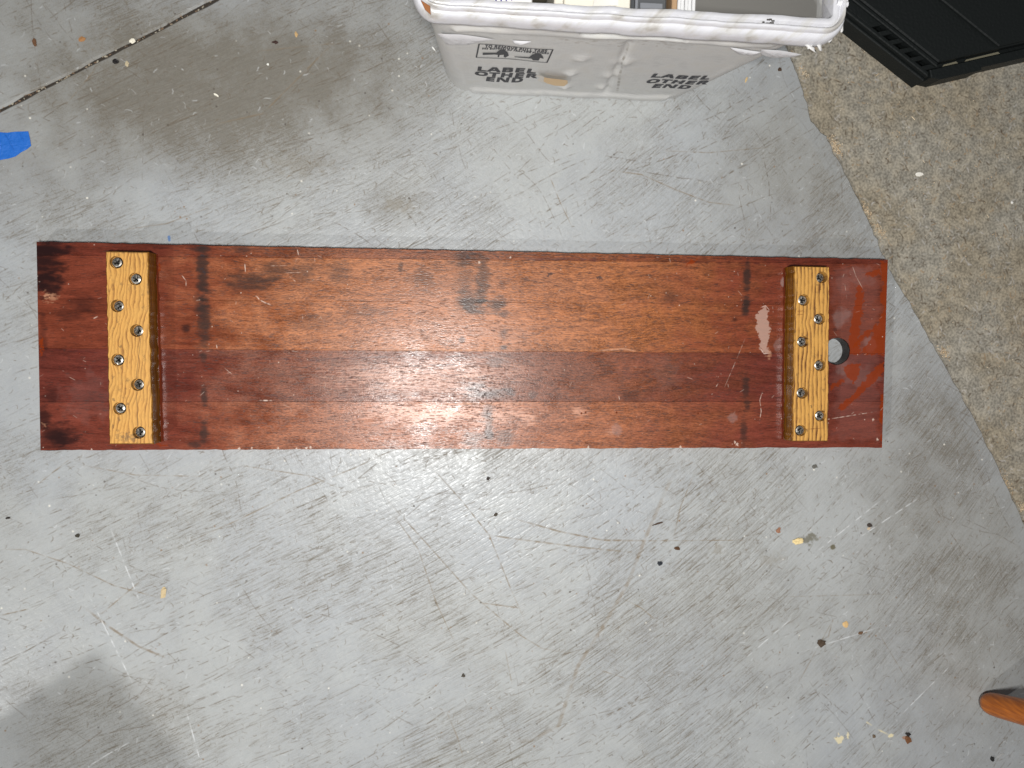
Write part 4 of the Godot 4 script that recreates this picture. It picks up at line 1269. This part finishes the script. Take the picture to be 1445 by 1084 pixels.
func ribbon(b: Build, a: Vector3, c: Vector3, wide: float) -> void:
	var d := Vector2(c.x - a.x, c.y - a.y).normalized()
	var nn := Vector2(-d.y, d.x) * wide
	for i in 10:
		var p := Vector2(a.x, a.y).lerp(Vector2(c.x, c.y), i / 10.0)
		var q := Vector2(a.x, a.y).lerp(Vector2(c.x, c.y), (i + 1) / 10.0)
		b.quad(on_wall(p.x - nn.x, p.y - nn.y, 0.0004), on_wall(q.x - nn.x, q.y - nn.y, 0.0004), on_wall(q.x + nn.x, q.y + nn.y, 0.0004), on_wall(p.x + nn.x, p.y + nn.y, 0.0004), Vector3(0, 0, 1))

func figure(root: Node3D, list: Array, mat: Material, called := "printed_figure", proud := 0.0005) -> void:
	var poly := PackedVector2Array()
	for q in list:
		var p := wall_hit(q[0], q[1])
		poly.append(Vector2(p.x, p.y))
	var idx := Geometry2D.triangulate_polygon(poly)
	var b := Build.new()
	for i in range(0, idx.size(), 3):
		var p := [poly[idx[i]], poly[idx[i + 1]], poly[idx[i + 2]]]
		b.tri(on_wall(p[0].x, p[0].y, proud), on_wall(p[1].x, p[1].y, proud), on_wall(p[2].x, p[2].y, proud), Vector3(0, 0, 1))
	put(called, b.done(), mat, root)

func flap(root: Node3D, list: Array, mat: Material) -> void:
	# a puffed shell over a traced outline on the wall
	var poly := PackedVector2Array()
	for q in list:
		var p := wall_hit(q[0], q[1])
		poly.append(Vector2(p.x, p.y))
	var c := Vector2.ZERO
	for p in poly: c += p / poly.size()
	var fine := PackedVector2Array()
	for i in poly.size():
		for t in 4: fine.append(poly[i].lerp(poly[(i + 1) % poly.size()], t / 4.0))
	var b := Build.new(true)
	var rings := 4
	for r in rings:
		for i in fine.size():
			var j := (i + 1) % fine.size()
			var f := func(k: int, rr: int) -> Vector3:
				var t := rr / float(rings)
				var p := c.lerp(fine[k], t)
				return on_wall(p.x, p.y, 0.0006 + 0.0022 * sqrt(1.0 - t * t) + 0.0005 * sin(p.x * 900.0) * (1.0 - t))
			if r == 0: b.tri(f.call(i, 0), f.call(i, 1), f.call(j, 1), Vector3(0, 0, 1))
			else: b.quad(f.call(i, r), f.call(i, r + 1), f.call(j, r + 1), f.call(j, r), Vector3(0, 0, 1))
	put("torn_flap", b.done(), mat, root)

# ------------------------------------------------------------------ what stands in the tote
func tote_contents() -> void:
	var h := 0.236
	var x_of := func(px: float) -> float: return at(px, 6, h).x
	# white carton with blue writing on its flap
	var x0: float = x_of.call(667); var x1: float = x_of.call(751)
	var o := thing("white_carton", Vector3((x0 + x1) / 2, TB + 0.006, -0.3550))
	o.rotation.x = 0.083
	tag(o, "white carton with blue pen marks, leftmost in the tote", "carton", "things in the tote")
	var b := Build.new()
	b.box(Vector3(-(x1 - x0) / 2, 0, -0.05), Vector3((x1 - x0) / 2, h - TB, 0.058), 0.0012)
	put("box", b.done(), plain(Color(0.80, 0.79, 0.76), 0.6), o)
	b = Build.new()
	for i in 5:
		var xx := -0.006 + i * 0.0042
		b.box(Vector3(xx, h - TB, 0.030 - i * 0.0006), Vector3(xx + 0.0012, h - TB + 0.0003, 0.056 - i * 0.0006))
	b.box(Vector3(-0.006, h - TB, 0.046), Vector3(0.014, h - TB + 0.0004, 0.0475))
	put("pen_marks", b.done(), plain(Color(0.02, 0.03, 0.22), 0.6), o)
	# a dark coil of cord in the gap
	x0 = x_of.call(755); x1 = x_of.call(778)
	o = thing("cord_coil", Vector3((x0 + x1) / 2, TB + 0.012, -0.325))
	tag(o, "dark olive coil of cord wedged between two cartons", "cord", "things in the tote")
	var t := Build.new(true)
	var last := []
	for i in 161:
		var a := i / 160.0 * TAU * 5.0
		var c := Vector3(0.0045 * cos(a * 0.2 * 3.0), 0.15 + 0.062 * sin(a), 0.026 * cos(a))
		var now := []
		for j in 9:
			var bb := j / 8.0 * TAU
			now.append(c + (Vector3(0, sin(a), cos(a)) * cos(bb) + Vector3.RIGHT * sin(bb)) * 0.0042)
		if last:
			for j in 8: t.quad(last[j], now[j], now[j + 1], last[j + 1], (last[j] + last[j + 1]) / 2 - c)
		last = now
	put("cord", t.done(), plain(Color(0.05, 0.045, 0.03), 0.7), o)
	# cream carton with a seam and a folded paper on it
	x0 = x_of.call(782); x1 = x_of.call(890)
	o = thing("cream_carton", Vector3((x0 + x1) / 2, TB + 0.006, -0.3630))
	o.rotation.x = 0.083
	tag(o, "cream carton with an open flap in the middle of the tote", "carton", "things in the tote")
	var w := (x1 - x0) / 2
	b = Build.new()
	b.box(Vector3(-w, 0, -0.06), Vector3(-w + 0.0078, h - TB, 0.066), 0.001)
	b.box(Vector3(-w + 0.0084, 0, -0.06), Vector3(w, h - TB - 0.001, 0.066), 0.001)
	put("box", b.done(), plain(Color(0.76, 0.72, 0.62), 0.65), o)
	b = Build.new(true)
	for i in 10:
		var u0 := i / 10.0
		var u1 := (i + 1) / 10.0
		var y0 := h - TB + 0.0006 + 0.006 * sin(u0 * PI * 0.5)
		var y1 := h - TB + 0.0006 + 0.006 * sin(u1 * PI * 0.5)
		b.quad(Vector3(lerpf(0.0, 0.020, u0), y0, 0.064), Vector3(lerpf(0.0, 0.020, u1), y1, 0.064), Vector3(lerpf(0.006, 0.017, u1), y1, 0.03), Vector3(lerpf(0.006, 0.017, u0), y0, 0.03), Vector3.UP)
	put("flap", b.done(), plain(Color(0.78, 0.76, 0.70), 0.6), o)
	# small dark device
	x0 = x_of.call(895); x1 = x_of.call(946)
	o = thing("dark_device", Vector3((x0 + x1) / 2, TB + 0.006, -0.3490))
	o.rotation.x = 0.083
	tag(o, "dark grey device with a ribbed face beside the cream carton", "device", "things in the tote")
	w = (x1 - x0) / 2
	b = Build.new()
	b.box(Vector3(-w, 0, -0.05), Vector3(w, h - TB - 0.012, 0.052), 0.0015)
	put("case", b.done(), plain(Color(0.09, 0.095, 0.10), 0.4), o)
	b = Build.new()
	b.box(Vector3(-w + 0.002, h - TB - 0.012, 0.01), Vector3(-w + 0.0045, h - TB - 0.006, 0.05), 0.0005)
	for i in 4: b.box(Vector3(-w + 0.007, h - TB - 0.012, 0.014 + i * 0.009), Vector3(w - 0.004, h - TB - 0.0095, 0.019 + i * 0.009), 0.0005)
	put("ribs", b.done(), plain(Color(0.22, 0.23, 0.25), 0.35), o)
	# brown and white card
	x0 = x_of.call(949); x1 = x_of.call(984)
	o = thing("folded_card", Vector3((x0 + x1) / 2, TB + 0.006, -0.3470))
	o.rotation.x = 0.083
	tag(o, "folded white card with a brown edge, rightmost in the tote", "card", "things in the tote")
	w = (x1 - x0) / 2
	b = Build.new()
	b.box(Vector3(-w, 0, -0.05), Vector3(-w + 0.0045, h - TB - 0.003, 0.05), 0.0008)
	put("brown_edge", b.done(), plain(Color(0.42, 0.27, 0.15), 0.8), o)
	b = Build.new()
	for i in 5: b.box(Vector3(-w + 0.0049 + i * 0.0031, 0, -0.05), Vector3(-w + 0.0077 + i * 0.0031, h - TB - 0.003 - 0.001 * (i % 2), 0.05 - 0.002 * (i % 3)), 0.0006)
	put("card_layers", b.done(), plain(Color(0.72, 0.72, 0.72), 0.6), o)

# ------------------------------------------------------------------ the black lid at the upper right
func black_lid() -> void:
	var h := 0.030
	var c0 := flat(1313, 106, h)                           # its near corner
	var d_left := (flat(1197, 14, h) - c0).normalized()    # along the slotted rim, up left
	var d_right := (flat(1445, 76, h) - c0).normalized()   # along the other rim, to the right
	var root := thing("plastic_tray", Vector3(c0.x, BARE_Y, c0.y))
	tag(root, "black plastic tray with square slots in its rim lying at the upper right", "tray")
	var black := plain(Color(0.010, 0.012, 0.012), 0.5)
	var nt := NoiseTexture2D.new()
	nt.width = 256; nt.height = 256; nt.seamless = true
	nt.noise = noise(91, 0.12, 3)
	black.metallic_specular = 0.3
	black.heightmap_enabled = true
	black.heightmap_texture = nt
	black.heightmap_scale = 0.04
	black.uv1_triplanar = true
	black.uv1_scale = Vector3.ONE * 6.0
	var P := func(a: float, b: float) -> Vector2: return d_left * a + d_right * b
	var L := 0.40
	var R := 0.34
	var y := h - BARE_Y
	# rim along the left edge with square slots between two rails and cross bars
	var rail := Build.new()
	rail.slab(PackedVector2Array([P.call(0.0, 0.0), P.call(L, 0.0), P.call(L, 0.0062), P.call(0.006, 0.0062)]), 0.0, y - 0.004, 0.001)
	rail.slab(PackedVector2Array([P.call(0.010, 0.0185), P.call(L, 0.0185), P.call(L, 0.0245), P.call(0.016, 0.0245)]), y - 0.016, y - 0.002, 0.001)
	put("slotted_rim", rail.done(), black, root)
	var closed := Build.new()
	closed.slab(PackedVector2Array([P.call(0.0965, 0.0058), P.call(L, 0.0058), P.call(L, 0.0190), P.call(0.0965, 0.0190)]), y - 0.014, y - 0.0048, 0.0006)
	put("closed_rim", closed.done(), black, root)
	for i in 6:
		var a := 0.0105 + i * 0.0160
		var bar := Build.new()
		bar.slab(PackedVector2Array([P.call(a, 0.0058), P.call(a + 0.0072, 0.0058), P.call(a + 0.0072, 0.0190), P.call(a, 0.0190)]), y - 0.014, y - 0.0048, 0.0006)
		put("slot_bar", bar.done(), black, root)
	# the broad rim along the near edge
	var near := Build.new()
	near.slab(PackedVector2Array([P.call(-0.002, 0.004), P.call(-0.008, 0.010), P.call(-0.008, 0.062), P.call(-0.004, 0.066), P.call(-0.004, R), P.call(0.010, R), P.call(0.010, 0.012)]), 0.0, y - 0.006, 0.001)
	put("near_rim", near.done(), black, root)
	var step := Build.new()
	step.slab(PackedVector2Array([P.call(0.010, 0.012), P.call(0.010, R), P.call(0.0165, R), P.call(0.0165, 0.024)]), 0.0, y - 0.013)
	put("channel", step.done(), black, root)
	for q in [[0.032, 0.052], [0.060, 0.105]]:
		var gl := Build.new()
		gl.slab(PackedVector2Array([P.call(0.0112, q[0]), P.call(0.0112, q[1]), P.call(0.0148, q[1]), P.call(0.0140, q[0] + 0.004)]), y - 0.0128, y - 0.0108, 0.0003)
		put("pale_strip", gl.done(), plain(Color(0.20, 0.185, 0.13), 0.5), root)
	# raised panel, with a second panel laid over its far side
	var panel := Build.new()
	panel.slab(PackedVector2Array([P.call(0.0165, 0.0245), P.call(L, 0.0245), P.call(L, R), P.call(0.0165, R)]), 0.004, y, 0.0015)
	put("panel", panel.done(), black, root)
	var over := Build.new()
	over.slab(PackedVector2Array([P.call(0.0185, 0.098), P.call(L, 0.098), P.call(L, R), P.call(0.0185, R)]), y - 0.001, y + 0.004, 0.0012)
	put("raised_panel", over.done(), black, root)
	# the turned-down skirt below the left rail
	var skirt := Build.new()
	skirt.slab(PackedVector2Array([P.call(-0.004, -0.0045), P.call(L, -0.0045), P.call(L, 0.0), P.call(0.0, 0.0)]), 0.0, y - 0.010, 0.001)
	put("skirt", skirt.done(), black, root)

# ------------------------------------------------------------------ the stool whose foot shows at the lower right
func stool() -> void:
	var foot := at(1386, 989, 0.0)
	var mid := at(1585, 745, 0.0)
	var root := thing("wooden_stool", Vector3(mid.x, 0, mid.z))
	tag(root, "orange-brown wooden stool with a rounded foot at the lower right", "stool")
	var oak := plain(lin(196, 112, 28), 0.32)
	var nt := NoiseTexture2D.new()
	nt.width = 256; nt.height = 256
	nt.noise = noise(95, 0.03, 4)
	var gr := Gradient.new()
	gr.set_color(0, Color(0.62, 0.55, 0.5)); gr.set_color(1, Color.WHITE)
	nt.color_ramp = gr
	oak.albedo_texture = nt
	oak.uv1_triplanar = true
	oak.uv1_scale = Vector3(26, 2.5, 26)
	var arm := foot - mid
	for k in 3:
		var f := arm.rotated(Vector3.UP, k * TAU / 3.0)
		var top := f * 0.52 + Vector3(0, 0.44, 0)
		var axis := (top - f).normalized()
		var u := axis.cross(Vector3.RIGHT).normalized()
		var v := axis.cross(u)
		var b := Build.new(true)
		var rows := []
		var prof := [[0.0, 0.0], [0.0006, 0.006], [0.0022, 0.0095], [0.005, 0.0118], [0.010, 0.0132], [0.02, 0.0140], [0.10, 0.0165], [0.25, 0.019], [0.46, 0.016]]
		for q in prof:
			var row := PackedVector3Array()
			for j in 25:
				var a := j / 24.0 * TAU
				row.append(f + axis * q[0] + (u * cos(a) + v * sin(a)) * q[1] + Vector3(0, 0.004, 0))
			rows.append(row)
		for i in prof.size() - 1:
			for j in 24: b.quad(rows[i][j], rows[i][j + 1], rows[i + 1][j + 1], rows[i + 1][j], (rows[i + 1][j] - f - axis * prof[i + 1][0]) - axis * (0.02 if i < 3 else 0.0))
		put("leg", b.done(), oak, root)
	var seat := Build.new(true)
	var sp := [[0.0, 0.43], [0.15, 0.43], [0.165, 0.436], [0.17, 0.447], [0.165, 0.458], [0.15, 0.463], [0.08, 0.459], [0.0, 0.457]]
	for i in sp.size() - 1:
		for j in 48:
			var a0 := j / 48.0 * TAU
			var a1 := (j + 1) / 48.0 * TAU
			var g := func(q: Array, a: float) -> Vector3: return Vector3(cos(a) * q[0], q[1], sin(a) * q[0])
			seat.quad(g.call(sp[i], a0), g.call(sp[i], a1), g.call(sp[i + 1], a1), g.call(sp[i + 1], a0), Vector3(cos(a0) * 0.4, sp[i + 1][1] - 0.447, sin(a0) * 0.4))
	put("seat", seat.done(), oak, root)

# ------------------------------------------------------------------ an added bench out of frame, whose corner throws a shadow into the lower left
func added_bench(bulb: Vector3) -> void:
	var h := 0.62
	var tip := at(141, 912, 0.0)
	var c := bulb + (tip - bulb) * (1.0 - h / bulb.y)
	var root := thing("added_bench", Vector3(c.x, 0, c.z))
	tag(root, "plain wooden bench added out of view to cast the lower left shadow", "added_bench")
	var d1 := (flat(30, 990) - flat(141, 912)).normalized()
	var d2 := Vector2(-d1.y, d1.x)
	if d2.y < 0: d2 = -d2
	var wood := plain(lin(150, 112, 70), 0.6)
	var b := Build.new()
	b.slab(PackedVector2Array([Vector2.ZERO, d1 * 0.55, d1 * 0.55 + d2 * 1.1, d2 * 1.1]), h - 0.035, h, 0.003)
	put("bench_top", b.done(), wood, root)
	for q in [[0.05, 0.05], [0.44, 0.05], [0.05, 0.99], [0.44, 0.99]]:
		var p: Vector2 = d1 * q[0] + d2 * q[1]
		b = Build.new()
		b.slab(PackedVector2Array([p, p + d1 * 0.06, p + d1 * 0.06 + d2 * 0.06, p + d2 * 0.06]), 0.001, h - 0.0352, 0.002)
		put("leg", b.done(), wood, root)

# ------------------------------------------------------------------ blue tape
func tape() -> void:
	var c := at(14, 205, 0.0)
	var root := thing("blue_tape", c)
	tag(root, "torn piece of blue masking tape stuck to the floor at the left edge", "tape")
	var poly := PackedVector2Array()
	for q in [[-34, 188], [-10, 186], [10, 187.5], [22, 186], [40, 185.5], [42, 194], [44, 206], [38, 211], [30, 215], [22, 221], [12, 224], [0, 226], [-14, 224], [-34, 229]]:
		poly.append(flat(q[0], q[1]) - Vector2(c.x, c.z))
	var b := Build.new()
	var idx := Geometry2D.triangulate_polygon(poly)
	b.slab(poly, 0.00025, 0.0006, 0.0001)
	var m := plain(lin(30, 104, 196), 0.55)
	var nt := NoiseTexture2D.new()
	nt.width = 256; nt.height = 256
	nt.noise = noise(99, 0.03, 3)
	m.heightmap_enabled = true
	m.heightmap_texture = nt
	m.heightmap_scale = 0.06
	m.uv1_scale = Vector3(12, 12, 12)
	put("strip", b.done(), m, root)
	b = Build.new()
	for q in [[[6, 189], [14, 201], [20, 214]], [[-6, 192], [0, 206], [-3, 218]], [[28, 188], [34, 200]]]:
		for i in q.size() - 1:
			var p := at(q[i][0], q[i][1]) - c
			var r := at(q[i + 1][0], q[i + 1][1]) - c
			var s := (r - p).normalized().cross(Vector3.UP) * 0.0012
			var upv := Vector3(0, 0.0012, 0)
			b.quad(p + s + Vector3(0, 0.0006, 0), r + s + Vector3(0, 0.0006, 0), r + upv, p + upv, s + Vector3.UP * 0.001)
			b.quad(p - s + Vector3(0, 0.0006, 0), r - s + Vector3(0, 0.0006, 0), r + upv, p + upv, -s + Vector3.UP * 0.001)
	put("wrinkle", b.done(), m, root)

# ------------------------------------------------------------------ crumbs and chips
func crumb(seed_: int, rough: float) -> ArrayMesh:        # an angular pebble of unit size
	var n := noise(seed_, 1.3, 2)
	var b := Build.new()
	var f := func(i: int, j: int) -> Vector3:
		var th := i / 6.0 * PI
		var ph := (j % 9) / 9.0 * TAU
		var d := Vector3(sin(th) * cos(ph), cos(th), sin(th) * sin(ph))
		return d * 0.5 * (1.0 + n.get_noise_3d(d.x * 1.4, d.y * 1.4, d.z * 1.4) * rough * 1.6)
	for i in 6:
		for j in 9:
			var a: Vector3 = f.call(i, j)
			b.quad(a, f.call(i, j + 1), f.call(i + 1, j + 1), f.call(i + 1, j), a + f.call(i + 1, j + 1))
	return b.done()

func debris() -> void:
	# photo x, y, length, width, thickness (mm), turn, colour, floor height, name, label, category
	var pale := lin(226, 204, 150)
	var brown := lin(122, 84, 52)
	var dark := lin(46, 38, 34)
	for q in [
		[1125, 763, 16, 10, 3.5, 0.1, pale, 0, "wood_chip", "largest pale yellow wood chip, right of centre below the board", "wood chip"],
		[1098, 749, 8, 7, 2.5, 0.8, lin(150, 108, 84), 0, "wood_chip", "small pinkish brown chip just left of the large pale chip", "wood chip"],
		[1227, 741, 9, 6, 2.0, -0.4, lin(60, 52, 46), 0, "dirt_crumb", "dark crumb with a light side below the right end of the board", "crumb"],
		[1226, 746, 6, 4, 1.2, 0.2, lin(196, 176, 150), 0, "wood_chip", "light sliver tucked under the dark crumb below the board's right end", "wood chip"],
		[1150, 658, 8, 6, 1.5, 0.2, lin(96, 94, 88), 0, "dirt_crumb", "grey crumb just below the board near the right cleat", "crumb"],
		[1193, 881, 9, 10, 1.5, 0.6, lin(206, 172, 120), 0, "wood_chip", "tan flake above and right of the dark brown clod", "wood chip"],
		[1214, 893, 7, 5, 2.0, 0.3, lin(110, 84, 62), 0, "dirt_crumb", "small brown crumb right of the tan flake", "crumb"],
		[1159, 907, 13, 12, 4.0, 0.4, lin(74, 60, 46), 0, "dirt_clod", "dark brown clod alone on the lower right floor", "clod"],
		[1281, 1043, 9, 13, 2.5, 0.3, lin(110, 72, 42), 0, "bark_flake", "brown flake with a dark tip at the bottom right", "flake"],
		[1281, 1036, 6, 7, 3.0, 0.9, lin(28, 24, 22), 0, "dirt_crumb", "black crumb on top of the brown flake at the bottom right", "crumb"],
		[1233, 1039, 5, 5, 1.6, 0.0, lin(104, 88, 70), 0, "dirt_crumb", "round brown crumb between the splashes of cream paint", "crumb"],
		[1400, 1071, 6, 9, 3.0, 0.5, lin(22, 20, 20), 0, "dirt_crumb", "black crumb at the bottom edge near the stool foot", "crumb"],
		[1412, 1066, 14, 4, 0.8, 0.5, lin(226, 226, 224), 0, "foil_scrap", "shiny pale scrap beside the black crumb at the bottom edge", "scrap"],
		[231, 836, 8, 18, 2.2, -0.2, lin(196, 176, 138), 0, "seed_husk", "curled tan husk on the lower left floor", "husk"],
		[931, 795, 7, 6, 2.4, 0.3, lin(44, 48, 54), 0, "dirt_crumb", "slate-dark crumb right of the long brown track", "crumb"],
		[956, 774, 9, 5, 2.0, -0.2, lin(84, 58, 36), 0, "dirt_crumb", "brown crumb right of the slate-dark crumb", "crumb"],
		[928, 739, 16, 3, 1.2, 0.3, lin(70, 52, 40), 0, "wood_sliver", "thin dark sliver above the brown crumb", "sliver"],
		[700, 726, 7, 5, 2.0, 0.7, lin(72, 64, 54), 0, "dirt_crumb", "dark crumb in the bright middle below the board", "crumb"],
		[689, 675, 5, 5, 1.8, 0.1, lin(58, 50, 46), 0, "dirt_crumb", "dark speck-like crumb close under the middle of the board", "crumb"],
		[654, 953, 6, 5, 1.8, 0.1, lin(76, 70, 62), 0, "dirt_crumb", "grey-brown crumb at the bottom middle left of the curved track", "crumb"],
		[1297, 246, 12, 7, 1.2, -0.1, lin(232, 228, 218), 1, "paint_flake", "white flake alone on the bare concrete", "flake"],
		[1428, 286, 4, 4, 1.4, 0.0, lin(226, 224, 218), 1, "paint_flake", "tiny white flake on the bare concrete at the right edge", "flake"],
		[187, 58, 8, 6, 2.4, 0.4, lin(238, 232, 214), 0, "paint_flake", "white flake on the floor joint at the upper left", "flake"],
		[163, 87, 6, 6, 2.4, 0.0, lin(26, 22, 22), 0, "dirt_crumb", "black crumb below the floor joint", "crumb"],
		[179, 90, 5, 7, 1.2, 0.1, lin(186, 172, 142), 0, "wood_chip", "tan chip beside the black crumb below the joint", "wood chip"],
		[305, 134, 8, 3, 1.2, -0.5, lin(236, 232, 216), 0, "wood_sliver", "white sliver on the browner floor left of the tote", "sliver"],
		[388, 60, 7, 4, 1.8, -0.1, lin(60, 40, 34), 0, "dirt_crumb", "dark brown crumb between the joint and the tote", "crumb"],
		[378, 91, 3, 3, 1.2, 0.0, lin(232, 232, 224), 0, "paint_flake", "tiny white flake left of the tote", "flake"],
		[116, 56, 9, 7, 1.5, 0.3, lin(164, 118, 74), 0, "wood_chip", "orange-brown chip above the joint at the upper left", "wood chip"],
		[49, 60, 5, 10, 1.4, 0.2, lin(104, 72, 48), 0, "wood_sliver", "brown sliver above the joint at the left", "sliver"],
		[612, 69, 8, 2, 1.0, -0.9, lin(232, 232, 228), 0, "paint_flake", "white sliver of paint beside the tote's left corner", "flake"],
		[418, 49, 4, 8, 1.0, 0.2, lin(190, 158, 112), 0, "wood_sliver", "pale tan sliver between the dark brown crumb and the tote", "sliver"],
		[1053, 113, 3, 9, 0.9, -0.4, lin(206, 178, 128), 0, "wood_sliver", "pale sliver on the paint right of the tote", "sliver"],
		[1100, 98, 5, 5, 1.8, 0.0, lin(72, 54, 40), 0, "dirt_crumb", "brown crumb under the tote's right corner", "crumb"],
		[110, 756, 5, 5, 2.0, 0.0, lin(58, 54, 42), 0, "dirt_crumb", "dark olive crumb below the board's left end", "crumb"],
		[11, 731, 6, 3, 1.6, 0.3, lin(50, 44, 40), 0, "dirt_crumb", "dark crumb at the left edge below the board", "crumb"],
		[505, 834, 0, 0, 0, 0, dark, 0, "", "", ""]]:
		if q[8] == "": continue
		var y := BARE_Y if q[7] == 1 else PAINT_Y
		var k := 0.00078
		var seed_: int = int(q[0]) * 7 + int(q[1])
		var m := plain(q[6], 0.8 if q[8] != "foil_scrap" else 0.2, 0.6 if q[8] == "foil_scrap" else 0.0)
		var p := at(q[0], q[1], y)
		var b := crumb(seed_, 0.55 if q[8].begins_with("dirt") else 0.38)
		var o := put(q[8], b, m, self, p + Vector3(0, q[4] * 0.00036, 0))
		o.rotation.y = q[5]
		o.scale = Vector3(q[2] * k, q[4] * 0.001, q[3] * k)
		tag(o, q[9], q[10], "bits of debris on the floor")
